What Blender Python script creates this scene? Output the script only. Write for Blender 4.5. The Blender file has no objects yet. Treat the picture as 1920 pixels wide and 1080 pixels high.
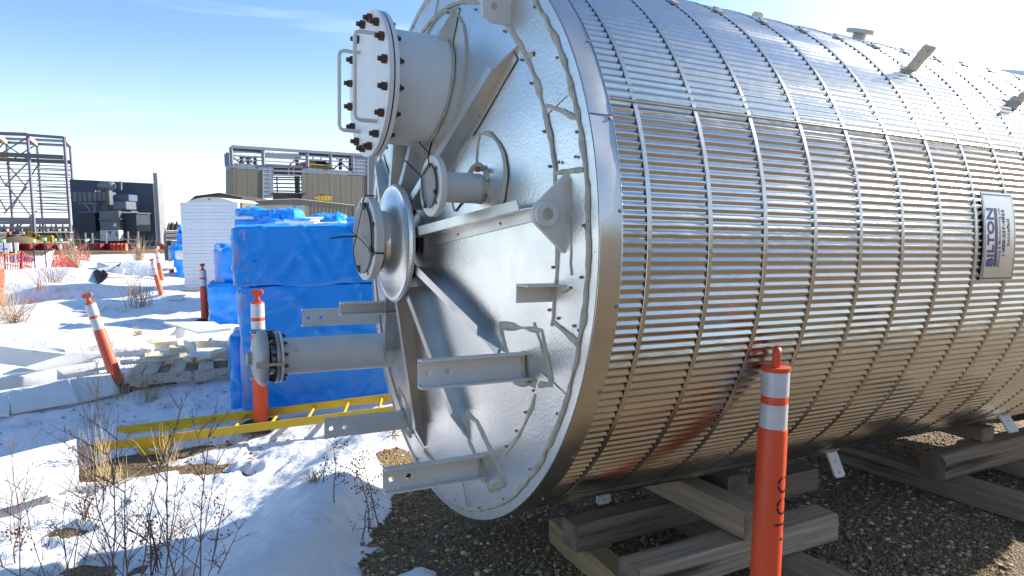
import bpy, bmesh, math, random
import numpy as np
from mathutils import Vector, Matrix, Quaternion, noise as mn

random.seed(7)
rng = np.random.default_rng(7)
SC = bpy.context.scene
COL = SC.collection
rad = math.radians
pi = math.pi

# ------------------------------------------------------------------ camera, sky, sun, exposure
EYE = 1.7619
FPX = 1296.35                       # focal length in pixels of a 1920 wide picture
PITCH, ROLL = -0.0932338, -0.0115222
F = Vector((0, math.cos(PITCH), math.sin(PITCH)))
U0 = Vector((0, -math.sin(PITCH), math.cos(PITCH)))
R0 = Vector((1, 0, 0))
RR = R0 * math.cos(ROLL) + U0 * math.sin(ROLL)
UU = -R0 * math.sin(ROLL) + U0 * math.cos(ROLL)
CAM = Vector((0, 0, EYE))
cd = bpy.data.cameras.new('camera')
cam = bpy.data.objects.new('camera', cd)
COL.objects.link(cam)
cam.matrix_world = Matrix(((RR.x, UU.x, -F.x, 0), (RR.y, UU.y, -F.y, 0), (RR.z, UU.z, -F.z, EYE), (0, 0, 0, 1)))
cd.sensor_width = 36
cd.lens = FPX / 1920 * 36
cd.clip_start = 0.05
cd.clip_end = 6000
SC.camera = cam

SUN_AZ, SUN_EL = 63.0, 27.0
SD = Vector((math.sin(rad(SUN_AZ)) * math.cos(rad(SUN_EL)), math.cos(rad(SUN_AZ)) * math.cos(rad(SUN_EL)), math.sin(rad(SUN_EL))))
W = bpy.data.worlds.new('World')
SC.world = W
W.use_nodes = True
wn, wl = W.node_tree.nodes, W.node_tree.links
wn.clear()
sky = wn.new('ShaderNodeTexSky')
sky.sky_type = 'NISHITA'
sky.sun_disc = False
sky.sun_elevation = rad(SUN_EL)
sky.sun_rotation = rad(SUN_AZ)
sky.altitude = 600
sky.air_density = 1.0
sky.dust_density = 0.25
sky.ozone_density = 2.2
geo = wn.new('ShaderNodeTexCoord')
mp = wn.new('ShaderNodeMapping')
mp.inputs['Scale'].default_value = (1.0, 1.0, 11.0)
mp.inputs['Rotation'].default_value = (0.06, -0.05, 0.3)
nz = wn.new('ShaderNodeTexNoise')
nz.inputs['Scale'].default_value = 1.9
nz.inputs['Detail'].default_value = 7
nz.inputs['Roughness'].default_value = 0.55
cr = wn.new('ShaderNodeValToRGB')
cr.color_ramp.elements[0].position = 0.56
cr.color_ramp.elements[0].color = (0, 0, 0, 1)
cr.color_ramp.elements[1].position = 0.80
cr.color_ramp.elements[1].color = (0.22, 0.22, 0.22, 1)
mx = wn.new('ShaderNodeMixRGB')
mx.inputs[2].default_value = (9.5, 9.8, 10.2, 1)
bg = wn.new('ShaderNodeBackground')
bg.inputs['Strength'].default_value = 0.125
wo = wn.new('ShaderNodeOutputWorld')
wl.new(geo.outputs['Generated'], mp.inputs[0])
wl.new(mp.outputs[0], nz.inputs['Vector'])
wl.new(nz.outputs[0], cr.inputs[0])
wl.new(cr.outputs[0], mx.inputs[0])
hs = wn.new('ShaderNodeHueSaturation'); hs.inputs['Saturation'].default_value = 1.08; hs.inputs['Value'].default_value = 1.0
wl.new(sky.outputs[0], hs.inputs['Color'])
wl.new(hs.outputs[0], mx.inputs[1])
# thin bright haze along the horizon and a veil of high cloud round the sun
sx = wn.new('ShaderNodeSeparateXYZ')
wl.new(geo.outputs['Generated'], sx.inputs[0])
hzr = wn.new('ShaderNodeMapRange'); hzr.interpolation_type = 'SMOOTHSTEP'
hzr.inputs[1].default_value = 0.0; hzr.inputs[2].default_value = 0.26; hzr.inputs[3].default_value = 0.60; hzr.inputs[4].default_value = 0.0
wl.new(sx.outputs['Z'], hzr.inputs[0])
mh_ = wn.new('ShaderNodeMixRGB'); mh_.inputs[2].default_value = (5.0, 5.55, 5.95, 1)
wl.new(hzr.outputs[0], mh_.inputs[0]); wl.new(mx.outputs[0], mh_.inputs[1])
dt = wn.new('ShaderNodeVectorMath'); dt.operation = 'DOT_PRODUCT'; dt.inputs[1].default_value = tuple(SD)
wl.new(geo.outputs['Generated'], dt.inputs[0])
vr = wn.new('ShaderNodeMapRange'); vr.interpolation_type = 'SMOOTHSTEP'
vr.inputs[1].default_value = 0.62; vr.inputs[2].default_value = 0.97; vr.inputs[3].default_value = 0.0; vr.inputs[4].default_value = 0.8
wl.new(dt.outputs['Value'], vr.inputs[0])
vlow = wn.new('ShaderNodeMapRange'); vlow.interpolation_type = 'SMOOTHSTEP'
vlow.inputs[1].default_value = 0.30; vlow.inputs[2].default_value = 0.52; vlow.inputs[3].default_value = 1.0; vlow.inputs[4].default_value = 0.0
wl.new(sx.outputs['Z'], vlow.inputs[0])
vmul = wn.new('ShaderNodeMath'); vmul.operation = 'MULTIPLY'
wl.new(vr.outputs[0], vmul.inputs[0]); wl.new(vlow.outputs[0], vmul.inputs[1])
mv = wn.new('ShaderNodeMixRGB'); mv.inputs[2].default_value = (6.6, 6.6, 6.5, 1)
wl.new(vmul.outputs[0], mv.inputs[0]); wl.new(mh_.outputs[0], mv.inputs[1])
wl.new(mv.outputs[0], bg.inputs[0])
wl.new(bg.outputs[0], wo.inputs[0])

sl = bpy.data.lights.new('sun', 'SUN')
sl.energy = 5.0
sl.angle = rad(0.53)
sl.color = (1.0, 0.93, 0.82)
so = bpy.data.objects.new('sun', sl)
so.rotation_euler = SD.to_track_quat('Z', 'Y').to_euler()
so.location = (0, 0, 30)
COL.objects.link(so)

SC.view_settings.view_transform = 'Standard'
SC.view_settings.look = 'None'
SC.view_settings.exposure = 0.95
SC.view_settings.gamma = 1.0
SC.view_settings.use_curve_mapping = False
SC.cycles.max_bounces = 8
SC.cycles.sample_clamp_indirect = 6.0

# ------------------------------------------------------------------ pixel rays (used to find the place of far things)
def ray(x, y):
    return F + RR * ((x - 960) / FPX) + UU * ((540 - y) / FPX)
def at(x, y, Y):
    v = ray(x, y); return CAM + v * (Y / v.y)
def gz(x, y, z=0.0):
    v = ray(x, y); return CAM + v * ((z - EYE) / v.z)
def onplane(x, y, P0, n):
    v = ray(x, y); return CAM + v * ((P0 - CAM).dot(n) / v.dot(n))

# ------------------------------------------------------------------ value noise (vectorised)
def _h(ix, iy, s):
    a = (ix.astype(np.int64) * 374761393 + iy.astype(np.int64) * 668265263 + s * 974711) & 0x7fffffff
    a = ((a ^ (a >> 13)) * 1274126177) & 0x7fffffff
    return ((a ^ (a >> 16)) & 0xffff) / 65535.0
def vn(x, y, s=0):
    x = np.asarray(x, float); y = np.asarray(y, float)
    ix, iy = np.floor(x), np.floor(y)
    fx, fy = x - ix, y - iy
    fx = fx * fx * fx * (fx * (fx * 6 - 15) + 10); fy = fy * fy * fy * (fy * (fy * 6 - 15) + 10)
    a, b = _h(ix, iy, s), _h(ix + 1, iy, s)
    c, d = _h(ix, iy + 1, s), _h(ix + 1, iy + 1, s)
    return (a + (b - a) * fx) * (1 - fy) + (c + (d - c) * fx) * fy - 0.5
def fbm(x, y, s=0, o=4):
    r = 0; a = 1.0; f = 1.0
    for k in range(o):
        r = r + a * vn(np.asarray(x) * f + 17.3 * k, np.asarray(y) * f - 9.1 * k, s + k); a *= 0.5; f *= 2.03
    return r
def sstep(a, b, x):
    t = np.clip((np.asarray(x, float) - a) / (b - a), 0, 1); return t * t * (3 - 2 * t)
def gau(x, y, cx, cy, sx, sy, rot=0.0):
    c, s = math.cos(rot), math.sin(rot)
    u = (x - cx) * c + (y - cy) * s; v = -(x - cx) * s + (y - cy) * c
    return np.exp(-(u / sx) ** 2 - (v / sy) ** 2)

# edge between gravel pad (right) and snow (left): x as a function of y
_EY = np.array([-60, -6, 0.5, 1.8, 2.6, 3.3, 3.6, 3.9, 4.35, 4.6, 5.1, 6.0, 7.5, 10, 14, 40, 400])
_EX = np.array([-30, -5, -2.2, -1.35, -0.98, -0.80, -0.76, -0.78, -0.80, -0.74, -0.62, -0.3, 0.6, 3.0, 9.0, 60, 900])
def edge_x(y):
    return np.interp(y, _EY, _EX)
def ground_h(x, y):
    x = np.asarray(x, float); y = np.asarray(y, float)
    d = edge_x(y) - x                         # > 0 on the snowy side
    near = sstep(0.0, 1.2, d)
    r = np.hypot(x, y)
    h = near * (-0.07 + 0.25 * sstep(4.9, 7.5, y)) * (1 - sstep(20, 45, r))
    h = h + 0.17 * np.exp(-((d - 0.40) / 0.36) ** 2) * sstep(0.0, 0.25, d) * (1 - sstep(5.4, 6.6, y)) * sstep(1.5, 2.5, y)
    und = fbm(x * 0.35, y * 0.35, 3, 3) * 0.34 * near * sstep(5.0, 11.0, y) * (1 - sstep(26, 45, r))
    h = h + und
    # unseen gravel bank behind the camera, added for its tan reflection in the tank
    bk = (x * 0.46 - y * 0.89)
    h = h + (5.2 + 1.2 * fbm(x * 0.05, y * 0.05, 77, 3)) * sstep(16, 30, bk) * (1 - sstep(60, 90, bk))
    # ditch running left in front of the foam stack, mound beyond it
    h = h - 0.55 * gau(x, y, -11.5, 15.2, 3.6, 1.5, 0.10)
    h = h + 0.42 * gau(x, y, -13.5, 18.6, 3.0, 1.3, 0.12)
    h = h + 0.30 * gau(x, y, -12.2, 16.9, 1.8, 0.45, 0.08)
    h = h + 0.30 * gau(x, y, -12.0, 22.5, 2.0, 1.5)
    h = h - 0.40 * gau(x, y, -12.4, 20.6, 2.2, 0.7, 0.1)
    h = h - 0.06 * gau(x, y, -3.3, 5.6, 1.6, 0.5, 0.5)
    return h
def snow_t(x, y):
    """snow depth above the ground (negative = bare)"""
    x = np.asarray(x, float); y = np.asarray(y, float)
    d = edge_x(y) - x
    r = np.hypot(x, y)
    n1 = fbm(x * 1.3, y * 1.3, 11, 4)
    n2 = fbm(x * 6.0, y * 6.0, 23, 3)
    t = 0.085 * sstep(-0.28, 0.40, d) - 0.03 + 0.035 * n1 * sstep(-0.2, 0.4, d) + 0.026 * n2 * (1 - sstep(14, 26, r)) + 0.010 * fbm(x * 15, y * 15, 29, 2) * (1 - sstep(6, 10, r))
    t = np.where(d < -0.40, -0.06, t)
    t = t - 0.105 * gau(x, y, -2.75, 5.45, 0.60, 0.17, 0.42)       # bare dirt by the ladder foot
    t = t - 0.085 * gau(x, y, -2.75, 5.05, 0.55, 0.16, 0.3)
    t = t - 0.10 * gau(x, y, -4.0, 6.85, 0.75, 0.16, 0.35)         # below the pallet
    t = t - 0.08 * gau(x, y, -4.9, 6.2, 1.0, 0.13, 0.25)
    t = t - 0.09 * gau(x, y, -6.6, 15.6, 1.8, 0.16, 0.16)
    t = t - 0.09 * gau(x, y, -7.6, 17.3, 1.2, 0.2, 0.1)
    t = t - 0.09 * gau(x, y, -0.80, 4.78, 0.24, 0.17, 0.2)
    t = t - 0.06 * gau(x, y, -1.1, 5.6, 0.22, 0.07, 0.2)
    t = t + 0.075 * gau(x, y, -0.49, 3.33, 0.10, 0.075)
    t = t - 0.085 * sstep(0.04, 0.24, fbm(x * 2.6, y * 2.6, 41, 4)) * sstep(1.5, 2.2, -x) * (1 - sstep(4.9, 5.8, y))
    far = sstep(44, 60, r)
    t = t - far * 0.14 * sstep(-0.05, 0.22, fbm(x * 0.014, y * 0.05, 55, 3) + 0.10)
    return t
def top_h(x, y):
    return ground_h(x, y) + np.maximum(snow_t(x, y), 0)
def hz(x, y):
    return float(top_h(np.array([x]), np.array([y]))[0])
def hit(x, y, lift=0.0):
    """where the ray of a picture point meets the terrain"""
    v = ray(x, y); z = lift
    P = CAM + v * ((z - EYE) / v.z)
    for _ in range(12):
        z = 0.5 * z + 0.5 * (hz(P.x, P.y) + lift)
        P = CAM + v * ((z - EYE) / v.z)
    return P

# ------------------------------------------------------------------ materials
def nodes(m):
    m.use_nodes = True
    return m.node_tree.nodes, m.node_tree.links, m.node_tree.nodes['Principled BSDF']
def setin(b, **k):
    for n, v in k.items():
        b.inputs[n.replace('_', ' ')].default_value = v
def mat(name, col, rough=0.5, metal=0.0, col2=None, nscale=6.0, stretch=(1, 1, 1), ndet=4, fac=(0.35, 0.65), bump=0.0, bscale=None, bdist=0.01,
        rvar=0.0, bstretch=None, spots=None, coat=0.0, spec=0.5, ridged=False):
    m = bpy.data.materials.new(name)
    n, l, b = nodes(m)
    setin(b, Base_Color=(*col, 1), Roughness=rough, Metallic=metal)
    b.inputs['Specular IOR Level'].default_value = spec
    if coat:
        b.inputs['Coat Weight'].default_value = coat
        b.inputs['Coat Roughness'].default_value = 0.12
    tc = n.new('ShaderNodeTexCoord')
    mp_ = n.new('ShaderNodeMapping'); mp_.inputs['Scale'].default_value = stretch
    l.new(tc.outputs['Object'], mp_.inputs[0])
    cur = None
    if col2 is not None or rvar:
        t = n.new('ShaderNodeTexNoise'); t.inputs['Scale'].default_value = nscale; t.inputs['Detail'].default_value = ndet
        l.new(mp_.outputs[0], t.inputs['Vector'])
        mr = n.new('ShaderNodeMapRange'); mr.inputs[1].default_value = fac[0]; mr.inputs[2].default_value = fac[1]
        l.new(t.outputs[0], mr.inputs[0])
        if col2 is not None:
            mc = n.new('ShaderNodeMixRGB'); mc.inputs[1].default_value = (*col, 1); mc.inputs[2].default_value = (*col2, 1)
            l.new(mr.outputs[0], mc.inputs[0]); cur = mc.outputs[0]
        if rvar:
            rr = n.new('ShaderNodeMapRange'); rr.inputs[3].default_value = rough - rvar; rr.inputs[4].default_value = rough + rvar
            l.new(mr.outputs[0], rr.inputs[0]); l.new(rr.outputs[0], b.inputs['Roughness'])
    if spots is not None:       # (colour, scale, threshold, softness)
        sc, ss, th, sf = spots
        t2 = n.new('ShaderNodeTexNoise'); t2.inputs['Scale'].default_value = ss; t2.inputs['Detail'].default_value = 6
        l.new(mp_.outputs[0], t2.inputs['Vector'])
        m2 = n.new('ShaderNodeMapRange'); m2.inputs[1].default_value = th; m2.inputs[2].default_value = th + sf
        l.new(t2.outputs[0], m2.inputs[0])
        mc2 = n.new('ShaderNodeMixRGB'); mc2.inputs[2].default_value = (*sc, 1)
        if cur is not None: l.new(cur, mc2.inputs[1])
        else: mc2.inputs[1].default_value = (*col, 1)
        l.new(m2.outputs[0], mc2.inputs[0]); cur = mc2.outputs[0]
    if cur is not None:
        l.new(cur, b.inputs['Base Color'])
    if bump:
        t3 = n.new('ShaderNodeTexNoise'); t3.inputs['Scale'].default_value = bscale or nscale; t3.inputs['Detail'].default_value = 5
        if bstretch:
            mp2 = n.new('ShaderNodeMapping'); mp2.inputs['Scale'].default_value = bstretch
            l.new(tc.outputs['Object'], mp2.inputs[0]); l.new(mp2.outputs[0], t3.inputs['Vector'])
        else:
            l.new(mp_.outputs[0], t3.inputs['Vector'])
        if ridged:
            t3.noise_type = 'RIDGED_MULTIFRACTAL'; t3.inputs['Detail'].default_value = 3
        bp = n.new('ShaderNodeBump'); bp.inputs['Strength'].default_value = bump; bp.inputs['Distance'].default_value = bdist
        l.new(t3.outputs[0], bp.inputs['Height']); l.new(bp.outputs[0], b.inputs['Normal'])
    return m

M = {}
M['jacket'] = mat('jacket_aluminium', (0.56, 0.55, 0.53), 0.19, 1.0, col2=(0.48, 0.465, 0.44), nscale=2.2, stretch=(0.6, 4, 4), rvar=0.05, bump=0.12, bscale=4, bstretch=(2.2, 5, 5), bdist=0.02,
                  spots=((0.50, 0.47, 0.42), 7.0, 0.62, 0.18))
M['band'] = mat('stainless_band', (0.55, 0.54, 0.52), 0.27, 1.0, col2=(0.48, 0.47, 0.45), nscale=5, rvar=0.05, bump=0.05, bscale=9, bdist=0.01)
M['strap'] = mat('strap_steel', (0.54, 0.53, 0.51), 0.25, 1.0, col2=(0.45, 0.43, 0.40), nscale=9, bump=0.25, bscale=14, bdist=0.006)
M['embossed'] = mat('embossed_aluminium', (0.85, 0.835, 0.80), 0.31, 1.0, col2=(0.72, 0.71, 0.69), nscale=3.0, rvar=0.05, bump=0.20, bscale=105, bdist=0.006, spots=((0.60, 0.58, 0.54), 4.0, 0.60, 0.2))
M['ringsheet'] = mat('embossed_rim_sheet', (0.84, 0.825, 0.79), 0.37, 1.0, col2=(0.70, 0.69, 0.67), nscale=4.0, rvar=0.05, bump=0.25, bscale=95, bdist=0.006)
M['fin'] = mat('stiffener_steel', (0.74, 0.715, 0.675), 0.38, 1.0, col2=(0.55, 0.535, 0.51), nscale=4.5, rvar=0.06, bump=0.10, bscale=30, bdist=0.004, spots=((0.42, 0.36, 0.29), 8.0, 0.66, 0.12))
M['paint'] = mat('grey_white_primer', (0.67, 0.65, 0.605), 0.50, 0.0, col2=(0.60, 0.58, 0.54), nscale=5, bump=0.05, bscale=60, bdist=0.002, spots=((0.36, 0.33, 0.28), 11.0, 0.70, 0.10))
M['white'] = mat('white_cover_paint', (0.80, 0.795, 0.77), 0.42, 0.0, col2=(0.74, 0.73, 0.70), nscale=3, spots=((0.50, 0.44, 0.36), 14.0, 0.73, 0.07))
M['rust'] = mat('rusty_bolt', (0.075, 0.038, 0.028), 0.72, 0.1, col2=(0.12, 0.055, 0.03), nscale=60)
M['rustred'] = mat('red_oxide', (0.36, 0.10, 0.05), 0.7)
M['rubber'] = mat('black_rubber', (0.018, 0.018, 0.02), 0.6)
M['zip'] = mat('black_zip_tie', (0.012, 0.012, 0.014), 0.4)
M['plug'] = mat('grey_plastic_plug', (0.15, 0.145, 0.15), 0.38, 0.0, col2=(0.20, 0.19, 0.19), nscale=9, bump=0.1, bscale=16, bdist=0.01)
M['sealant'] = mat('sealant', (0.47, 0.425, 0.335), 0.6, 0.0, col2=(0.36, 0.325, 0.25), nscale=30, bump=0.6, bscale=70, bdist=0.006)
M['screw'] = mat('screw_steel', (0.34, 0.32, 0.29), 0.45, 0.8)
M['cast'] = mat('cast_cap', (0.42, 0.415, 0.40), 0.5, 0.3, col2=(0.36, 0.35, 0.335), nscale=6)
M['galv'] = mat('galvanised', (0.40, 0.40, 0.40), 0.42, 0.85)
M['sign'] = mat('sign_plate', (0.62, 0.62, 0.61), 0.30, 0.9, col2=(0.55, 0.55, 0.54), nscale=6)
M['signblue'] = mat('sign_blue_print', (0.045, 0.075, 0.24), 0.5)
M['orange'] = mat('orange_plastic', (0.80, 0.085, 0.022), 0.42, 0.0, col2=(0.72, 0.07, 0.02), nscale=3, spots=((0.40, 0.10, 0.06), 7, 0.60, 0.14))
M['orange_old'] = mat('faded_orange_plastic', (0.78, 0.13, 0.055), 0.5, 0.0, col2=(0.70, 0.10, 0.045), nscale=5, spots=((0.34, 0.14, 0.09), 9, 0.58, 0.12))
M['reflect'] = mat('reflective_band', (0.66, 0.67, 0.70), 0.35, 0.15, col2=(0.55, 0.56, 0.60), nscale=14, bump=0.2, bscale=10, bdist=0.006)
M['black'] = mat('black_paint', (0.015, 0.014, 0.014), 0.6)
M['ladder'] = mat('yellow_ladder_paint', (0.72, 0.47, 0.012), 0.42, 0.0, col2=(0.64, 0.40, 0.012), nscale=4, spots=((0.36, 0.22, 0.03), 13, 0.70, 0.07))
M['film'] = mat('blue_wrap_film', (0.003, 0.265, 0.86), 0.26, 0.0, col2=(0.003, 0.30, 0.92), nscale=1.6, bump=1.0, bscale=1.6, bstretch=(1.0, 1.0, 1.7), bdist=0.06, coat=0.2, ridged=True)
M['film2'] = mat('blue_wrap_film_crumpled', (0.003, 0.27, 0.86), 0.22, 0.0, col2=(0.02, 0.36, 0.95), nscale=4, bump=1.0, bscale=3.2, bdist=0.07, coat=0.35, ridged=True)
M['film_sheen'] = mat('loose_film_sky_sheen', (0.10, 0.27, 0.70), 0.2, 0.0, col2=(0.30, 0.40, 0.72), nscale=5, stretch=(3, 3, 0.5), bump=1.0, bscale=2.4, bstretch=(3, 3, 0.55), bdist=0.06, coat=0.4, ridged=True)  # pale vertical streaks put the sky's sheen on the loose film into its colour
M['foam'] = mat('white_foam', (0.80, 0.81, 0.80), 0.75, 0.0, col2=(0.75, 0.76, 0.75), nscale=3, bump=0.1, bscale=120, bdist=0.003)
M['foamdirty'] = mat('weathered_foam', (0.76, 0.76, 0.74), 0.8, 0.0, col2=(0.70, 0.69, 0.66), nscale=2.5, spots=((0.50, 0.46, 0.38), 6, 0.66, 0.10), bump=0.1, bscale=90, bdist=0.003)
M['yellowfoam'] = mat('yellowed_foam', (0.76, 0.70, 0.54), 0.8, 0.0, col2=(0.68, 0.60, 0.42), nscale=4)
def wood(name, c1, c2, dark, axis=1):
    st = [14, 14, 14]; st[axis] = 0.7
    return mat(name, c1, 0.82, 0.0, col2=c2, nscale=2.0, stretch=tuple(st), ndet=6, bump=0.8, bscale=2.6, bdist=0.018, spots=(dark, 1.1, 0.55, 0.12))
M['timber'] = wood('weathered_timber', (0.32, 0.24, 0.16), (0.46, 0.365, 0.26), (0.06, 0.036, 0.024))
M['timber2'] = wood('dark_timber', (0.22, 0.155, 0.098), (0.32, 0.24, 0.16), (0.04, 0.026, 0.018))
M['newwood'] = wood('fresh_timber', (0.40, 0.25, 0.115), (0.50, 0.33, 0.16), (0.24, 0.13, 0.06))
M['palletwood'] = wood('pallet_wood', (0.46, 0.40, 0.31), (0.56, 0.50, 0.40), (0.24, 0.19, 0.14))
M['endgrain'] = mat('end_grain', (0.27, 0.21, 0.145), 0.85, 0.0, col2=(0.16, 0.115, 0.075), nscale=9, ndet=6, bump=0.5, bscale=14, bdist=0.01)
M['twig'] = mat('red_brown_twig', (0.17, 0.085, 0.07), 0.7, 0.0, col2=(0.27, 0.16, 0.12), nscale=5)
M['weed'] = mat('dry_weed', (0.17, 0.075, 0.045), 0.8, 0.0, col2=(0.24, 0.12, 0.06), nscale=9)
M['straw'] = mat('dry_straw', (0.50, 0.38, 0.21), 0.75, 0.0, col2=(0.36, 0.25, 0.13), nscale=4)
M['scrub'] = mat('far_scrub', (0.24, 0.16, 0.095), 0.8, 0.0, col2=(0.33, 0.24, 0.15), nscale=3)
M['net'] = mat('orange_net', (0.86, 0.24, 0.14), 0.6, 0.0, col2=(0.82, 0.18, 0.10), nscale=2)
M['redfabric'] = mat('red_barrier_fabric', (0.27, 0.016, 0.020), 0.7, 0.0, col2=(0.18, 0.012, 0.018), nscale=0.9)
M['post'] = mat('post_steel', (0.085, 0.045, 0.04), 0.7)
M['green'] = mat('green_cap', (0.30, 0.62, 0.30), 0.5)
M['steel'] = mat('painted_steel_frame', (0.19, 0.155, 0.25), 0.6, 0.0, col2=(0.22, 0.19, 0.27), nscale=1)
M['girt'] = mat('grey_girt', (0.28, 0.28, 0.33), 0.6)
M['beam'] = mat('dark_crane_beam', (0.14, 0.138, 0.145), 0.6)
M['gusset'] = mat('pale_gusset', (0.50, 0.46, 0.42), 0.6)
M['firewall'] = mat('dark_concrete', (0.045, 0.060, 0.095), 0.8, 0.0, col2=(0.065, 0.082, 0.12), nscale=0.35, ndet=6)
M['concrete'] = mat('pale_concrete', (0.24, 0.24, 0.26), 0.85, 0.0, col2=(0.29, 0.29, 0.31), nscale=0.8)
M['trgrey'] = mat('transformer_grey', (0.105, 0.12, 0.145), 0.55, 0.0, col2=(0.13, 0.15, 0.175), nscale=1.5)
M['trdark'] = mat('radiator_dark', (0.022, 0.028, 0.045), 0.6)
M['trwhite'] = mat('cabinet_pale', (0.48, 0.49, 0.52), 0.55)
M['trblue'] = mat('duct_blue_grey', (0.075, 0.115, 0.19), 0.55)
M['beige'] = mat('beige_cladding', (0.165, 0.15, 0.12), 0.6, 0.0, col2=(0.18, 0.165, 0.132), nscale=0.4)
M['bluegrey'] = mat('blue_grey_cladding', (0.20, 0.24, 0.32), 0.55, 0.0, col2=(0.225, 0.265, 0.35), nscale=0.5)
M['bluedark'] = mat('dark_blue_cladding', (0.085, 0.10, 0.145), 0.6)
M['roofdark'] = mat('dark_roof_trim', (0.075, 0.065, 0.06), 0.7)
M['whitetrim'] = mat('white_trim', (0.62, 0.63, 0.65), 0.6)
M['galvbay'] = mat('grey_liner', (0.17, 0.165, 0.165), 0.7)
M['yellowm'] = mat('yellow_machine', (0.72, 0.42, 0.015), 0.5)
M['redm'] = mat('red_machine', (0.45, 0.12, 0.07), 0.6)
M['greenm'] = mat('dark_green_machine', (0.03, 0.06, 0.045), 0.6)
M['tent'] = mat('white_tent', (0.80, 0.80, 0.80), 0.6)
M['signwhite'] = mat('white_board', (0.78, 0.79, 0.82), 0.5)
M['bluedrum'] = mat('blue_drum', (0.03, 0.07, 0.30), 0.5)
M['tarp'] = mat('black_tarp', (0.008, 0.009, 0.014), 0.85, bump=0.6, bscale=3, bdist=0.05, spec=0.1)
M['conifer'] = mat('dark_conifer', (0.030, 0.032, 0.028), 0.9, 0.0, col2=(0.055, 0.045, 0.035), nscale=0.08)
M['ice'] = mat('wet_ice', (0.045, 0.040, 0.036), 0.06, 0.0, col2=(0.075, 0.062, 0.05), nscale=9, bump=0.03, bscale=6, bdist=0.01)
M['cardboard'] = mat('torn_cardboard', (0.42, 0.33, 0.22), 0.8)

def snow_mat():
    m = bpy.data.materials.new('snow')
    n, l, b = nodes(m)
    tc = n.new('ShaderNodeTexCoord')
    t = n.new('ShaderNodeTexNoise'); t.inputs['Scale'].default_value = 2.6; t.inputs['Detail'].default_value = 8; t.inputs['Roughness'].default_value = 0.62
    l.new(tc.outputs['Object'], t.inputs['Vector'])
    mr = n.new('ShaderNodeMapRange'); mr.inputs[1].default_value = 0.555; mr.inputs[2].default_value = 0.72
    l.new(t.outputs[0], mr.inputs[0])
    mc = n.new('ShaderNodeMixRGB'); mc.inputs[1].default_value = (0.80, 0.815, 0.84, 1); mc.inputs[2].default_value = (0.47, 0.405, 0.33, 1)
    l.new(mr.outputs[0], mc.inputs[0]); l.new(mc.outputs[0], b.inputs['Base Color'])
    setin(b, Roughness=0.55)
    b.inputs['Specular IOR Level'].default_value = 0.3
    a1 = n.new('ShaderNodeTexNoise'); a1.inputs['Scale'].default_value = 9; a1.inputs['Detail'].default_value = 8; a1.inputs['Roughness'].default_value = 0.6
    l.new(tc.outputs['Object'], a1.inputs['Vector'])
    bp = n.new('ShaderNodeBump'); bp.inputs['Strength'].default_value = 0.7; bp.inputs['Distance'].default_value = 0.05
    l.new(a1.outputs[0], bp.inputs['Height']); l.new(bp.outputs[0], b.inputs['Normal'])
    return m
M['snow'] = snow_mat()
def ground_mat():
    m = bpy.data.materials.new('gravel_ground')
    n, l, b = nodes(m)
    tc = n.new('ShaderNodeTexCoord')
    v = n.new('ShaderNodeTexVoronoi'); v.inputs['Scale'].default_value = 105
    l.new(tc.outputs['Object'], v.inputs['Vector'])
    cr1 = n.new('ShaderNodeValToRGB')
    e = cr1.color_ramp.elements
    e[0].position = 0.0; e[0].color = (0.095, 0.062, 0.028, 1)
    e[1].position = 1.0; e[1].color = (0.40, 0.285, 0.15, 1)
    e2 = cr1.color_ramp.elements.new(0.55); e2.color = (0.20, 0.138, 0.068, 1)
    sep = n.new('ShaderNodeSeparateColor'); l.new(v.outputs['Color'], sep.inputs[0]); l.new(sep.outputs[0], cr1.inputs[0])
    t = n.new('ShaderNodeTexNoise'); t.inputs['Scale'].default_value = 1.1; t.inputs['Detail'].default_value = 7
    l.new(tc.outputs['Object'], t.inputs['Vector'])
    mr = n.new('ShaderNodeMapRange'); mr.inputs[1].default_value = 0.35; mr.inputs[2].default_value = 0.65
    l.new(t.outputs[0], mr.inputs[0])
    mc = n.new('ShaderNodeMixRGB'); mc.blend_type = 'MULTIPLY'; mc.inputs[0].default_value = 0.5
    cr2 = n.new('ShaderNodeValToRGB'); cr2.color_ramp.elements[0].color = (0.55, 0.5, 0.44, 1); cr2.color_ramp.elements[1].color = (1, 1, 1, 1)
    l.new(mr.outputs[0], cr2.inputs[0]); l.new(cr1.outputs[0], mc.inputs[1]); l.new(cr2.outputs[0], mc.inputs[2])
    l.new(mc.outputs[0], b.inputs['Base Color'])
    setin(b, Roughness=0.8)
    bp = n.new('ShaderNodeBump'); bp.inputs['Strength'].default_value = 0.9; bp.inputs['Distance'].default_value = 0.012
    l.new(v.outputs['Distance'], bp.inputs['Height']); l.new(bp.outputs[0], b.inputs['Normal'])
    return m
M['ground'] = ground_mat()
def stone_mat():
    m = bpy.data.materials.new('gravel_stone')
    n, l, b = nodes(m)
    a = n.new('ShaderNodeAttribute'); a.attribute_name = 'stone_col'
    l.new(a.outputs['Color'], b.inputs['Base Color'])
    setin(b, Roughness=0.7)
    return m
M['stone'] = stone_mat()

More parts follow.
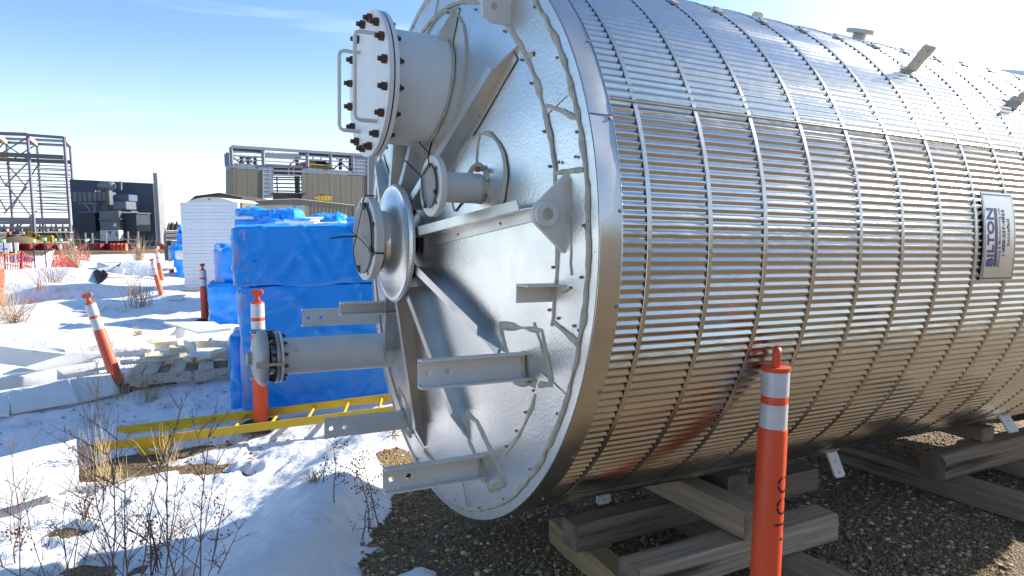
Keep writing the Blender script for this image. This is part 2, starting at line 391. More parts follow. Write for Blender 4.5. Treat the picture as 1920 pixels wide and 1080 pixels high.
# ------------------------------------------------------------------ object helpers
BASE = {}
def link(o, parent=None):
    COL.objects.link(o)
    if parent is not None:
        o.parent = parent
        BASE[o.name] = BASE[parent.name]
    return o
def thing(name, label, cat, loc=(0, 0, 0), rot=None, group=None):
    o = bpy.data.objects.new(name, None)
    o.empty_display_size = 0.2
    Mx = Matrix.Translation(Vector(loc)) @ (rot.to_4x4() if rot is not None else Matrix.Identity(4))
    o.location = Vector(loc)
    if rot is not None:
        o.rotation_euler = rot.to_euler()
    COL.objects.link(o)
    BASE[o.name] = Mx
    o['label'] = label; o['category'] = cat
    if group: o['group'] = group
    return o
def tag(o, label=None, cat=None, group=None, kind=None):
    if label: o['label'] = label
    if cat: o['category'] = cat
    if group: o['group'] = group
    if kind: o['kind'] = kind
    return o

class MB:
    """collects shapes, builds ONE mesh object"""
    def __init__(s): s.v = []; s.f = []
    def add(s, vs, fs):
        k = len(s.v); s.v.extend([tuple(p) for p in vs]); s.f.extend([tuple(i + k for i in f) for f in fs]); return s
    def box(s, c, h, R=None):
        """centre, half sizes, 3x3 rotation"""
        c = Vector(c); out = []
        for sx in (-1, 1):
            for sy in (-1, 1):
                for sz in (-1, 1):
                    p = Vector((sx * h[0], sy * h[1], sz * h[2]))
                    out.append(c + (R @ p if R is not None else p))
        return s.add(out, [(0, 1, 3, 2), (4, 6, 7, 5), (0, 4, 5, 1), (2, 3, 7, 6), (0, 2, 6, 4), (1, 5, 7, 3)])
    def hexa(s, b, t):
        """four bottom points, four top points"""
        return s.add(list(b) + list(t), [(0, 3, 2, 1), (4, 5, 6, 7), (0, 1, 5, 4), (1, 2, 6, 5), (2, 3, 7, 6), (3, 0, 4, 7)])
    def prism(s, poly, d):
        """polygon of 3D points, extrusion vector"""
        d = Vector(d); n = len(poly)
        vs = [Vector(p) for p in poly] + [Vector(p) + d for p in poly]
        return s.add(vs, [tuple(range(n - 1, -1, -1)), tuple(range(n, 2 * n))] + [(i, (i + 1) % n, (i + 1) % n + n, i + n) for i in range(n)])
    def bar(s, a, b, w, h=None, up=(0, 0, 1)):
        a, b = Vector(a), Vector(b); d = (b - a); L = d.length
        if L < 1e-6: return s
        d.normalize(); up = Vector(up)
        if abs(d.dot(up)) > 0.97: up = Vector((1, 0, 0))
        x = d.cross(up).normalized(); y = x.cross(d)
        R = Matrix((x, d, y)).transposed()
        return s.box((a + b) / 2, (w / 2, L / 2, (h or w) / 2), R)
    def path(s, pts, r, n=6, cap=True):
        pts = [Vector(p) for p in pts]; m = len(pts)
        rs = r if hasattr(r, '__len__') else [r] * m
        x = None; rings = []
        for i, p in enumerate(pts):
            t = (pts[min(i + 1, m - 1)] - pts[max(i - 1, 0)])
            if t.length < 1e-9: t = Vector((0, 0, 1))
            t.normalize()
            if x is None:
                x = t.orthogonal().normalized()
            else:
                x = (x - t * x.dot(t))
                x = x.normalized() if x.length > 1e-6 else t.orthogonal().normalized()
            y = t.cross(x)
            rings.append([p + (x * math.cos(2 * pi * k / n) + y * math.sin(2 * pi * k / n)) * rs[i] for k in range(n)])
        vs = [q for R_ in rings for q in R_]
        fs = []
        for i in range(m - 1):
            for k in range(n):
                fs.append((i * n + k, i * n + (k + 1) % n, (i + 1) * n + (k + 1) % n, (i + 1) * n + k))
        if cap:
            fs.append(tuple(range(n - 1, -1, -1))); fs.append(tuple((m - 1) * n + k for k in range(n)))
        return s.add(vs, fs)
    def lathe(s, prof, org, ax, n=32, closed=False):
        """profile of (distance along axis, radius)"""
        ax = Vector(ax).normalized(); x = ax.orthogonal().normalized(); y = ax.cross(x); org = Vector(org)
        vs = []
        for (d, r) in prof:
            for k in range(n):
                a = 2 * pi * k / n
                vs.append(org + ax * d + (x * math.cos(a) + y * math.sin(a)) * max(r, 1e-5))
        fs = []; m = len(prof)
        for i in range(m - 1 + (1 if closed else 0)):
            j = (i + 1) % m
            for k in range(n):
                fs.append((i * n + k, i * n + (k + 1) % n, j * n + (k + 1) % n, j * n + k))
        return s.add(vs, fs)
    def grid(s, P):
        """2D list of points"""
        m, n = len(P), len(P[0])
        return s.add([q for row in P for q in row], [(i * n + j, i * n + j + 1, (i + 1) * n + j + 1, (i + 1) * n + j) for i in range(m - 1) for j in range(n - 1)])
    def mesh(s, name, m, smooth=None, inv=None, fix=True):
        me = bpy.data.meshes.new(name)
        vs = s.v if inv is None else [inv @ Vector(p) for p in s.v]
        me.from_pydata(vs, [], s.f)
        if fix:
            bm = bmesh.new(); bm.from_mesh(me); bmesh.ops.recalc_face_normals(bm, faces=bm.faces); bm.to_mesh(me); bm.free()
        me.materials.append(m)
        if smooth is not None:
            me.polygons.foreach_set('use_smooth', [True] * len(me.polygons))
            me.set_sharp_from_angle(angle=rad(smooth))
        me.update()
        return me
    def build(s, name, m, parent=None, smooth=None, local=False, fix=True):
        inv = None
        if parent is not None and not local:
            inv = BASE[parent.name].inverted()
        return link(bpy.data.objects.new(name, s.mesh(name, m, smooth, inv, fix)), parent)
def inst(name, me, parent, Mx):
    o = bpy.data.objects.new(name, me)
    o.matrix_basis = Mx
    return link(o, parent)
def copy_tree(o, parent=None):
    c = o.copy(); COL.objects.link(c)
    if parent is not None: c.parent = parent
    for ch in [q for q in CH.get(o.name, [])]:
        copy_tree(ch, c)
    return c
CH = {}
def remember(root):
    CH.clear()
    for q in bpy.data.objects:
        if q.parent: CH.setdefault(q.parent.name, []).append(q)
def bevel_mesh(o, w, seg=1):
    bm = bmesh.new(); bm.from_mesh(o.data)
    bmesh.ops.bevel(bm, geom=list(bm.edges), offset=w, segments=seg, affect='EDGES', profile=0.6)
    bm.to_mesh(o.data); bm.free()
def softbox(c, h, R, r=0.03, div=(14, 10, 10), amp=0.012, seed=0, ridge=0.0, freq=3.0, sag=0.0, crease=0.0):
    """rounded, crumpled box as points + faces"""
    vs = []; fs = []; idx = {}
    h = Vector(h)
    def vert(i, j, k):
        key = (i, j, k)
        if key in idx: return idx[key]
        p = Vector(((2 * i / div[0] - 1) * h.x, (2 * j / div[1] - 1) * h.y, (2 * k / div[2] - 1) * h.z))
        q = Vector((max(-h.x + r, min(h.x - r, p.x)), max(-h.y + r, min(h.y - r, p.y)), max(-h.z + r, min(h.z - r, p.z))))
        n = p - q
        n = n.normalized() if n.length > 1e-9 else Vector((0, 0, 1))
        p = q + n * r
        off = Vector((seed * 7.1, seed * 3.3, 0))
        d = mn.noise(p * freq + off) * amp + mn.noise(p * freq * 2.7 + off) * amp * 0.5
        if crease:
            for (fx, fy, fz, sd_) in ((1.0, 1.0, 0.45, 0), (0.5, 0.5, 1.3, 9), (1.3, 0.9, 1.1, 21)):
                w = 1 - abs(mn.noise(Vector((p.x * freq * fx, p.y * freq * fy, p.z * freq * fz)) + off + Vector((sd_, sd_ * 2, 0)))) * 9
                d += crease * max(w, 0) * (0.4 + mn.noise(p * 1.7 + Vector((sd_, 3, 1))) * 1.2 + 0.3)
        if ridge:
            w = 1 - abs(mn.noise(Vector((p.x * freq * 2.0, p.y * freq * 2.0, p.z * freq * 0.7)) + off)) * 2.2
            w2 = 1 - abs(mn.noise(Vector((p.x * freq * 0.9, p.y * freq * 0.9, p.z * freq * 3.1)) - off)) * 2.2
            d += ridge * (max(w, 0) ** 2 + 0.6 * max(w2, 0) ** 2)
        p = p + n * d
        if sag: p.z -= sag * (p.x / h.x) ** 2
        idx[key] = len(vs); vs.append(Vector(c) + R @ p)
        return idx[key]
    a, b, d_ = div
    for i in range(a):
        for j in range(b):
            fs.append((vert(i, j, 0), vert(i, j + 1, 0), vert(i + 1, j + 1, 0), vert(i + 1, j, 0)))
            fs.append((vert(i, j, d_), vert(i + 1, j, d_), vert(i + 1, j + 1, d_), vert(i, j + 1, d_)))
    for i in range(a):
        for k in range(d_):
            fs.append((vert(i, 0, k), vert(i + 1, 0, k), vert(i + 1, 0, k + 1), vert(i, 0, k + 1)))
            fs.append((vert(i, b, k), vert(i, b, k + 1), vert(i + 1, b, k + 1), vert(i + 1, b, k)))
    for j in range(b):
        for k in range(d_):
            fs.append((vert(0, j, k), vert(0, j, k + 1), vert(0, j + 1, k + 1), vert(0, j + 1, k)))
            fs.append((vert(a, j, k), vert(a, j + 1, k), vert(a, j + 1, k + 1), vert(a, j, k + 1)))
    return vs, fs
def rotz(a):
    return Matrix.Rotation(a, 3, 'Z')
def frame_of(d, up=(0, 0, 1)):
    d = Vector(d).normalized(); up = Vector(up)
    x = d.cross(up)
    x = x.normalized() if x.length > 1e-5 else d.orthogonal().normalized()
    return Matrix((x, d, x.cross(d))).transposed()

# ------------------------------------------------------------------ terrain: ground and snow
def polar_sheet(name, hf, m, kind='structure', skip=None):
    # a fan round the camera: fine in the direction it looks, coarse elsewhere; rings grow with distance
    a_f = np.linspace(rad(-52), rad(52), 420)
    a_b = np.linspace(rad(52), rad(308), 90)[1:-1]
    A = np.concatenate([a_f, a_b])
    Rr = np.concatenate([[0.25], np.geomspace(0.8, 40, 520), np.geomspace(42, 4000, 60)])
    aa, rr = np.meshgrid(A, Rr)
    X = rr * np.sin(aa); Y = rr * np.cos(aa)
    Z = hf(X, Y)
    V = np.stack([X, Y, Z], -1).reshape(-1, 3)
    n = len(A); m_ = len(Rr)
    i = np.arange(m_ - 1)[:, None] * n; j = np.arange(n)[None, :]
    q = np.stack([i + j, i + (j + 1) % n, i + n + (j + 1) % n, i + n + j], -1).reshape(-1, 4)
    if skip is not None:
        keep = ~skip(V, q)
        q = q[keep]
    me = bpy.data.meshes.new(name)
    me.vertices.add(len(V)); me.vertices.foreach_set('co', V.astype(np.float32).ravel())
    me.loops.add(len(q) * 4); me.loops.foreach_set('vertex_index', q.astype(np.int32).ravel())
    me.polygons.add(len(q)); me.polygons.foreach_set('loop_start', (np.arange(len(q)) * 4).astype(np.int32))
    me.polygons.foreach_set('use_smooth', np.ones(len(q), bool))
    me.update(calc_edges=True)
    me.materials.append(m)
    o = bpy.data.objects.new(name, me)
    COL.objects.link(o)
    o['kind'] = kind
    return o
polar_sheet('ground', lambda X, Y: ground_h(X, Y) - 0.0006 * np.clip(np.hypot(X, Y) - 500, 0, None), M['ground'])
def snow_surface(X, Y):
    t = snow_t(X, Y)
    return ground_h(X, Y) + np.clip(t, -0.05, 0.3) - 0.0006 * np.clip(np.hypot(X, Y) - 500, 0, None)
def bare(V, q):
    t = snow_t(V[:, 0], V[:, 1])
    return (t[q] < -0.035).all(1)
polar_sheet('snow', snow_surface, M['snow'], skip=bare)
# loose stones of the gravel pad
def stones(name, N, s_lo, s_hi, ico_shape, seed, label):
    rg = np.random.default_rng(seed)
    b_ = bmesh.new()
    if ico_shape: bmesh.ops.create_icosphere(b_, subdivisions=1, radius=1.0)
    else:
        vv = [b_.verts.new(p) for p in ((1, 0, 0), (-1, 0, 0), (0, 1, 0), (0, -1, 0), (0, 0, 1), (0, 0, -1))]
        for f in ((0, 2, 4), (2, 1, 4), (1, 3, 4), (3, 0, 4), (2, 0, 5), (1, 2, 5), (3, 1, 5), (0, 3, 5)): b_.faces.new([vv[k] for k in f])
        b_.verts.index_update()
    bv = np.array([v.co[:] for v in b_.verts]); bf = np.array([[v.index for v in f.verts] for f in b_.faces]); b_.free()
    y = 2.3 + 4.0 * rg.random(N * 3) ** 1.3
    x = -1.2 + (y * 0.75 + 1.2) * rg.random(N * 3)
    d = edge_x(y) - x
    ok = (snow_t(x, y) < 0.008) & (d < 0.30)
    x, y = x[ok][:N], y[ok][:N]; n = len(x)
    s_ = s_lo + (s_hi - s_lo) * rg.random(n) ** 1.8
    th = rg.random(n) * 2 * pi
    sc = np.stack([s_ * (1 + 0.5 * rg.random(n)), s_ * (0.8 + 0.3 * rg.random(n)), s_ * (0.5 + 0.35 * rg.random(n))], -1)
    jit = 1 + 0.28 * (rg.random((n, len(bv), 1)) - 0.5)
    P = bv[None] * sc[:, None, :] * jit
    c, sn = np.cos(th)[:, None], np.sin(th)[:, None]
    Q = np.stack([P[..., 0] * c - P[..., 1] * sn, P[..., 0] * sn + P[..., 1] * c, P[..., 2]], -1)
    z = ground_h(x, y) + s_ * 0.2
    Q += np.stack([x, y, z], -1)[:, None, :]
    V = Q.reshape(-1, 3)
    Fc = (bf[None] + (np.arange(n) * len(bv))[:, None, None]).reshape(-1, 3)
    me = bpy.data.meshes.new(name)
    me.vertices.add(len(V)); me.vertices.foreach_set('co', V.astype(np.float32).ravel())
    me.loops.add(len(Fc) * 3); me.loops.foreach_set('vertex_index', Fc.astype(np.int32).ravel())
    me.polygons.add(len(Fc)); me.polygons.foreach_set('loop_start', (np.arange(len(Fc)) * 3).astype(np.int32))
    me.polygons.foreach_set('use_smooth', np.ones(len(Fc), bool))
    me.update(calc_edges=True)
    pal = np.array([[.14, .088, .036], [.22, .145, .065], [.31, .22, .115], [.095, .062, .032], [.18, .122, .062], [.42, .33, .21], [.26, .13, .05], [.17, .135, .09]])
    cc = pal[rg.integers(0, len(pal), n)] * (1.05 + 0.8 * rg.random((n, 1)))
    ca = np.concatenate([np.repeat(cc, len(bv), 0), np.ones((len(V), 1))], 1)
    at_ = me.color_attributes.new('stone_col', 'FLOAT_COLOR', 'POINT')
    at_.data.foreach_set('color', ca.astype(np.float32).ravel())
    me.materials.append(M['stone'])
    o = bpy.data.objects.new(name, me); COL.objects.link(o)
    tag(o, label, 'gravel', kind='stuff')
stones('gravel_stones', 13000, 0.006, 0.0165, True, 5, 'larger brown and tan gravel stones under and before the tank')
stones('fine_gravel', 105000, 0.0026, 0.0062, False, 6, 'fine brown gravel under and before the tank')
# frozen puddle at the gravel edge
pp = []
for k in range(20):
    a = 2 * pi * k / 20; r_ = 1 + 0.25 * math.sin(3 * a + 1) + 0.12 * math.sin(7 * a)
    x_, y_ = -0.80 + 0.21 * r_ * math.cos(a), 4.78 + 0.12 * r_ * math.sin(a)
    pp.append((x_, y_, float(ground_h(np.array([-0.8]), np.array([4.78]))[0]) + 0.006))
tag(MB().add(pp, [tuple(range(20))]).build('puddle', M['ice'], smooth=None), kind='structure')

# ------------------------------------------------------------------ the tank
TC = Vector((-0.30379509, 3.25750076, 1.66930993))
td = Vector((0.88630906, 0.46190091, -0.03322348)).normalized()
tn1 = Vector((math.cos(1.0904), -math.sin(1.0904), 0))
tn2 = tn1.cross(td); tn2 = tn2 if tn2.z > 0 else -tn2
# local axes: X along the tank, away; Z up; Y to the far side, so a point (s, a, b) is (s, -a, b)
TR = Matrix((td, -tn1, tn2)).transposed()
tank = thing('storage_tank', 'large metal tank on its side with corrugated jacket and nozzles on its end', 'tank', TC, TR)
TL = 4.7                            # length
RO = 1.25
def tp(s, a, b): return Vector((s, -a, b))
def cyl(s, phi, r): return tp(s, r * math.cos(rad(phi)), r * math.sin(rad(phi)))
CH_ = 0.20                          # height of the cone
def cone_s(r): return -CH_ * (1 - r / RO)
def con(r, phi, lift=0.0):
    return tp(cone_s(r) - lift, r * math.cos(rad(phi)), r * math.sin(rad(phi)))
# corrugated jacket
NC, PER = 257, 4
def jacket_ring(s, seam):
    out = []
    for k in range(NC):
        for f_, dr in ((-0.07, 1), (0.07, 1), (0.43, -1), (0.57, -1)):
            out.append(cyl(s, 360.0 * (k + f_) / NC, 1.2342 + 0.0027 * dr))
    return out
mb = MB()
rings = [jacket_ring(s, 0) for s in (0.05, 1.2, 2.4, 3.5, TL)]
n = NC * PER
vs = [q for R_ in rings for q in R_]
fs = [(i * n + k, i * n + (k + 1) % n, (i + 1) * n + (k + 1) % n, (i + 1) * n + k) for i in range(len(rings) - 1) for k in range(n)]
mb.add(vs, fs).build('corrugated_jacket', M['jacket'], tank, local=True)
# the overlapping sheet edge that runs along the near side
def lap(phi0, phi1, s0, s1, r):
    P = []
    m_ = 40
    for i in range(m_ + 1):
        ph = phi0 + (phi1 - phi0) * i / m_
        rr = r + 0.0027 * math.cos(NC * rad(ph)) + (0.0022 if i < 4 else 0.0010) - (0.0045 if i == 0 else 0)
        P.append([cyl(s, ph, rr) for s in (s0, s1)])
    return MB().grid(P)
lap(23.6, 27.9, 0.087, TL, 1.2375).build('sheet_lap', M['jacket'], tank, smooth=75, local=True, fix=False)
lap(-58.0, -54.0, 0.087, TL, 1.2375).build('sheet_lap', M['jacket'], tank, smooth=75, local=True, fix=False)
# straps
smesh = MB()
P = []
for k in range(181):
    ph = 360 * k / 180
    rr = 1.2392 + 0.0006 * math.sin(ph * 1.7)
    P.append([cyl(0, ph, rr - 0.002), cyl(0.0015, ph, rr), cyl(0.0175, ph, rr), cyl(0.019, ph, rr - 0.002)])
sm = smesh.grid(P).mesh('strap', M['strap'], smooth=40)
clip = MB()
for ds in (0.0,):
    clip.box(cyl(0.009, 56.3, 1.243), (0.017, 0.016, 0.005), Matrix.Rotation(rad(90 - 56.3), 3, 'X'))
    clip.box(cyl(0.009, 57.6, 1.248), (0.012, 0.006, 0.006), Matrix.Rotation(rad(90 - 57.6), 3, 'X'))
clm = clip.mesh('strap_clip', M['fin'])
for k in range(17):
    s_ = 0.204 + 0.2642 * k
    st = inst('strap', sm, tank, Matrix.Translation((s_ - 0.009, 0, 0)) @ Matrix.Rotation(rad(random.uniform(-0.8, 0.8)), 4, 'X'))
    inst('strap_clip', clm, st, Matrix.Identity(4))
# end band, with the joint of its sheets
def band_piece(p0, p1, dr):
    P = []
    m_ = max(4, int(abs(p1 - p0) / 2.5))
    for i in range(m_ + 1):
        ph = p0 + (p1 - p0) * i / m_
        w = 0.0012 * math.sin(ph * 0.31) + 0.0009 * math.sin(ph * 0.83 + 1)
        P.append([cyl(-0.002, ph, RO - 0.006 + dr), cyl(0.0005, ph, RO + dr), cyl(0.03, ph, RO + w + dr), cyl(0.06, ph, RO + w + dr), cyl(0.083, ph, RO + dr), cyl(0.086, ph, RO + 0.003 + dr), cyl(0.089, ph, RO + dr), cyl(0.0885, ph, RO - 0.016)])
    return MB().grid(P)
band_piece(20.5, 142, 0.0022).build('end_band', M['band'], tank, smooth=40, local=True)
band_piece(140.5, 263, 0.0011).build('end_band', M['band'], tank, smooth=40, local=True)
band_piece(261.5, 381.5, 0.0).build('end_band', M['band'], tank, smooth=40, local=True)
# fluted lip folded onto the face
P = []
NF = 760
for k in range(NF * 2):
    ph = 360 * k / (NF * 2)
    up = 0.0015 if k % 2 else 0.0
    P.append([con(1.205, ph, 0.001 + up * 0.4), con(1.222, ph, 0.0015 + up), con(1.240, ph, 0.0015 + up), tp(-0.003, 1.2475 * math.cos(rad(ph)), 1.2475 * math.sin(rad(ph)))])
P.append(P[0])
MB().grid(P).build('fluted_lip', M['ringsheet'], tank, smooth=25, local=True)
# inner sheets of the cone between the stiffeners
FINA = [8.5 + 36 * k for k in range(10)]
FIN_OUT = {0: 1.03, 1: 1.05, 2: 1.06, 3: 1.05, 4: 1.04, 5: 1.03, 6: 1.05, 7: 1.03, 8: 0.92, 9: 0.84}
def cone_patch(p0, p1, r0, r1, lift, nr, seed, amp=0.004, over=0.0):
    P = []
    m_ = max(6, int(abs(p1 - p0) / 2))
    for i in range(m_ + 1):
        ph = p0 + (p1 - p0) * i / m_
        row = []
        for j in range(nr + 1):
            r = r0 + (r1 - r0) * j / nr
            q = con(r, ph)
            e = amp * mn.noise(Vector((q.x * 3 + seed, q.y * 2.6, q.z * 2.6))) + amp * 0.5 * mn.noise(Vector((q.y * 7, q.z * 7, seed)))
            row.append(con(r, ph, lift + e))
        P.append(row)
    return MB().grid(P)
for k in range(10):
    cone_patch(FINA[k], FINA[k] + 36, 0.16, 1.075, 0.0, 18, k * 3.1, 0.0024).build('cone_sheet', M['embossed'], tank, smooth=60, local=True, fix=False)
# rim sheets, lapped at the radial joints
RJ = [-74, -52, -24, -13, 14, 25.5, 40, 63, 95, 132, 170, 205, 240, 262, 286]
for k in range(len(RJ) - 1):
    lift = 0.003 + 0.002 * (k % 2)
    cone_patch(RJ[k], RJ[k + 1] + 0.3, 1.055, 1.206, lift, 5, 40 + k * 1.7, 0.003).build('rim_sheet', M['ringsheet'], tank, smooth=60, local=True, fix=False)
# backing so that no gap shows
MB().lathe([(cone_s(0.05) + 0.03, 0.05), (0.02, 1.235)], (0, 0, 0), (1, 0, 0), 64).build('inner_head', M['fin'], tank, local=True)
MB().lathe([(TL, 1.238), (TL + 0.05, 1.2), (TL + 0.25, 0.8), (TL + 0.3, 0.001)], (0, 0, 0), (1, 0, 0), 64).build('far_head', M['embossed'], tank, smooth=60, local=True)
MB().lathe([(4.02, 1.236), (4.02, 1.275), (4.10, 1.275), (4.10, 1.236)], (0, 0, 0), (1, 0, 0), 96).build('far_hoop', M['band'], tank, smooth=40, local=True)
# sealant beads
def bead(pts, w=0.008, seed=0, step=0.018):
    """pts: list of (r, phi) on the cone; flattened wobbling strip"""
    q = []
    for (r0, p0), (r1, p1) in zip(pts[:-1], pts[1:]):
        L = math.hypot(r1 - r0, rad(p1 - p0) * (r0 + r1) / 2)
        m_ = max(1, int(L / step))
        for i in range(m_):
            q.append((r0 + (r1 - r0) * i / m_, p0 + (p1 - p0) * i / m_))
    q.append(pts[-1])
    C = []
    for (r, p_) in q:
        e = mn.noise(Vector((r * 21 + seed, p_ * 0.45, 3.0))) * 0.006
        C.append(con(max(r + e, 0.05), p_, 0.0040 if r < 1.052 else 0.0078))
    P = []
    for i, c in enumerate(C):
        t = (C[min(i + 1, len(C) - 1)] - C[max(i - 1, 0)])
        t = t.normalized() if t.length > 1e-9 else Vector((0, 1, 0))
        sd = t.cross(Vector((1, 0, 0))).normalized()
        ww = w * 1.05 * (1.0 + 0.9 * mn.noise(c * 16 + Vector((seed, 0, 0)))) * (0.85 + 0.3 * random.random())
        ww = max(ww, 0.003)
        up = Vector((-1, 0, 0))
        P.append([c - sd * ww * 1.05 - up * 0.006, c - sd * ww * 0.8 + up * 0.0005, c + up * 0.0018, c + sd * ww * 0.8 + up * 0.0005, c + sd * ww * 1.05 - up * 0.006])
    return MB().grid(P)
def sbead(pts, w=0.008, seed=0):
    return bead(pts, w, seed).build('sealant_bead', M['sealant'], tank, smooth=60, local=True)
sbead([(1.203, a) for a in range(-180, 181, 6)], 0.0085, 1)
sbead([(1.066, a) for a in range(-49, -26, 4)], 0.006, 2)
sbead([(1.060, a) for a in range(-14, 62, 4)], 0.010, 3)
sbead([(1.062, a) for a in range(62, 150, 4)], 0.008, 4)
sbead([(1.066, a) for a in range(-100, -62, 4)], 0.006, 5)
sbead([(1.066, a) for a in range(150, 255, 5)], 0.007, 6)
for a, r0, r1, w in ((-74, 1.06, 1.20, 0.004), (-13, 1.06, 1.20, 0.010), (14, 1.06, 1.20, 0.012), (63, 1.06, 1.2, 0.006), (95, 1.06, 1.2, 0.006), (132, 1.06, 1.2, 0.006)):
    sbead([(r0, a), (r1, a - 1.5)], w, a)
sbead([(1.075, 27), (1.20, 20.5)], 0.007, 21)
sbead([(1.065, 40), (1.09, 39), (1.10, 38.5)], 0.006, 22)
sbead([(0.965, -15.5), (1.11, -24.5)], 0.006, 23)
sbead([(1.13, 5 - 9), (1.125, 0), (1.125, 6), (1.13, 12)], 0.004, 24)
# stiffeners
def stiffener(phi, ro, k):
    web, fl = MB(), MB()
    e_r = Vector((0, -math.cos(rad(phi)), math.sin(rad(phi))))
    e_t = Vector((0, math.sin(rad(phi)), math.cos(rad(phi))))         # towards larger phi
    r_in = 0.215
    h0, h1 = 0.082, 0.044
    def top(r): return h0 + (h1 - h0) * (r - r_in) / (ro - r_in)
    th = 0.004
    rt = ro - 0.11
    A = [con(r_in, phi, -0.004), con(ro, phi, -0.004), con(ro, phi, 0.006), con(rt, phi, top(rt)), con(r_in, phi, top(r_in))]
    web.prism([p - e_t * th / 2 for p in A], e_t * th)
    o = web.build('stiffener', M['fin'], tank, local=True)
    # top flange, bent to the upper side
    w = 0.036
    b = [con(r_in, phi, top(r_in)), con(rt, phi, top(rt)), con(rt - 0.012, phi, top(rt)) + e_t * w, con(r_in, phi, top(r_in)) + e_t * w]
    up = Vector((-1, 0, 0)) * 0.0035
    fl.hexa(b, [p + up for p in b])
    fl.build('flange', M['fin'], o, local=True)
    ft = MB()
    b = [con(r_in, phi, 0.004), con(ro - 0.03, phi, 0.004), con(ro - 0.03, phi, 0.004) - e_t * 0.040, con(r_in, phi, 0.004) - e_t * 0.040]
    ft.hexa(b, [p + up for p in b]).build('foot_flange', M['fin'], o, local=True)
    return e_r, e_t
for k in range(10):
    stiffener(FINA[k], FIN_OUT[k], k)
# screws
sc_ = MB()
def screw(P, n=Vector((-1, 0, 0)), r=0.0042):
    sc_.lathe([(-0.004, r * 1.3), (0.001, r * 1.3), (0.001, r * 0.75), (0.004, r * 0.7), (0.004, 0.0001)], P, n, 8)
for a in range(-180, 180, 14):
    screw(con(1.19 + 0.006 * math.sin(a), a + 3 * math.sin(a * 1.3), 0.008))
    screw(cyl(0.079, a + 4, RO + 0.002), cyl(0, a + 4, 1.0).normalized(), 0.005)
for a in list(range(-48, -26, 6)) + list(range(-12, 140, 9)) + list(range(-100, -62, 8)):
    screw(con(1.035 if a > -20 else 1.045, a + 1.2 * math.sin(a), 0.006))
for k in range(10):
    for r in (0.45, 0.74):
        e_t = Vector((0, math.sin(rad(FINA[k])), math.cos(rad(FINA[k]))))
        screw(con(r, FINA[k], 0.008) - e_t * 0.02)
for a, r in ((15.5, 1.09), (15.0, 1.17), (-12, 1.09), (-12, 1.17), (4, 1.185), (-4, 1.18)):
    screw(con(r, a, 0.010))
sso = sc_.build('sheet_screws', M['screw'], tank, smooth=50, local=True, fix=False)
sso['kind'] = 'stuff'
# -- central nozzle
X = (-1, 0, 0)
bonnet = MB().lathe([(0.262, 0.10), (0.250, 0.262), (0.255, 0.264), (0.262, 0.264), (0.272, 0.258), (0.272, 0.236), (0.285, 0.215), (0.302, 0.160), (0.312, 0.128), (0.330, 0.124)], (0, 0, 0), X, 72).build('nozzle_bonnet', M['embossed'], tank, smooth=35, local=True)
P = []
for k in range(240 + 1):
    ph = 360 * k / 240
    u = 0.0022 if k % 2 else 0
    P.append([tp(-0.250, (0.2645 + u) * math.cos(rad(ph)), (0.2645 + u) * math.sin(rad(ph))), tp(-0.262, (0.2645 + u) * math.cos(rad(ph)), (0.2645 + u) * math.sin(rad(ph))), tp(-0.2735, 0.257 * math.cos(rad(ph)), 0.257 * math.sin(rad(ph)))])
MB().grid(P).build('crimped_edge', M['ringsheet'], bonnet, smooth=25, local=True)
def nozzle(a, b, s_root, s_face, rp, rf, tf, name='nozzle', holes=8, n=48, pm='paint'):
    o = MB().lathe([(-s_root, rp), (-s_face - tf, rp)], tp(0, a, b), X, n).build(name, M[pm], tank, smooth=40, local=True)
    fl = MB()
    z = tp(0, a, b)
    fl.lathe([(-s_face - tf, rp * 0.9), (-s_face - tf, rf - 0.002), (-s_face - tf + 0.002, rf), (-s_face - 0.002, rf), (-s_face, rf - 0.002), (-s_face, rp * 0.86), (-s_face - tf * 1.6, rp * 0.86)], z, X, n)
    fl.build('flange', M[pm], o, smooth=35, local=True)
    hb = MB()
    rb = (rp + rf) / 2 * 1.04
    for k in range(holes):
        t = 2 * pi * (k + 0.5) / holes
        c = z + Vector((s_face, -rb * math.cos(t), rb * math.sin(t)))
        hb.lathe([(-0.004, rf * 0.062), (0.0012, rf * 0.062), (0.0012, 0.0001)], c, X, 10)
    hb.build('bolt_holes', M['rubber'], o, local=True)
    return o
def plug(o, a, b, s, r, seed):
    z = tp(s, a, b)
    MB().lathe([(-0.002, r * 1.02), (0.006, r * 1.02), (0.009, r), (0.0075, r * 0.86), (0.004, r * 0.80), (0.005, r * 0.3), (0.008, 0.0001)], z, X, 48).build('plastic_plug', M['plug'], o, smooth=50, local=True)
    for t in (78, 12 - 30, 250):
        c = z + Vector((-0.006, -r * 0.97 * math.cos(rad(t)), r * 0.97 * math.sin(rad(t))))
        MB().lathe([(-0.004, r * 0.11), (0.008, r * 0.11), (0.008, r * 0.05), (-0.002, r * 0.05)], c, X, 12).build('lug_tab', M['zip'], o, smooth=40, local=True)
cn = nozzle(0.0, 0.02, -0.20, -0.395, 0.125, 0.186, 0.036, holes=8)
plug(cn, 0, 0.02, -0.397, 0.150, 1)
zt = MB()
c0 = tp(-0.425, -0.02, 0.03)
def rim(t, r=0.150, s=-0.410): return tp(s, r * math.cos(rad(t)), 0.02 + r * math.sin(rad(t)))
zt.path([rim(78), c0 + Vector((0.01, 0.03, 0.01)), c0], 0.0022, 5)
zt.path([rim(-18), c0 + Vector((0.006, -0.04, -0.012)), c0], 0.0022, 5)
zt.path([rim(250), rim(235, 0.12, -0.42), rim(215, 0.09, -0.425), c0], 0.0022, 5)
zt.path([rim(78), rim(78, 0.17), rim(78, 0.192, -0.40), rim(78, 0.192, -0.36)], 0.0035, 5)
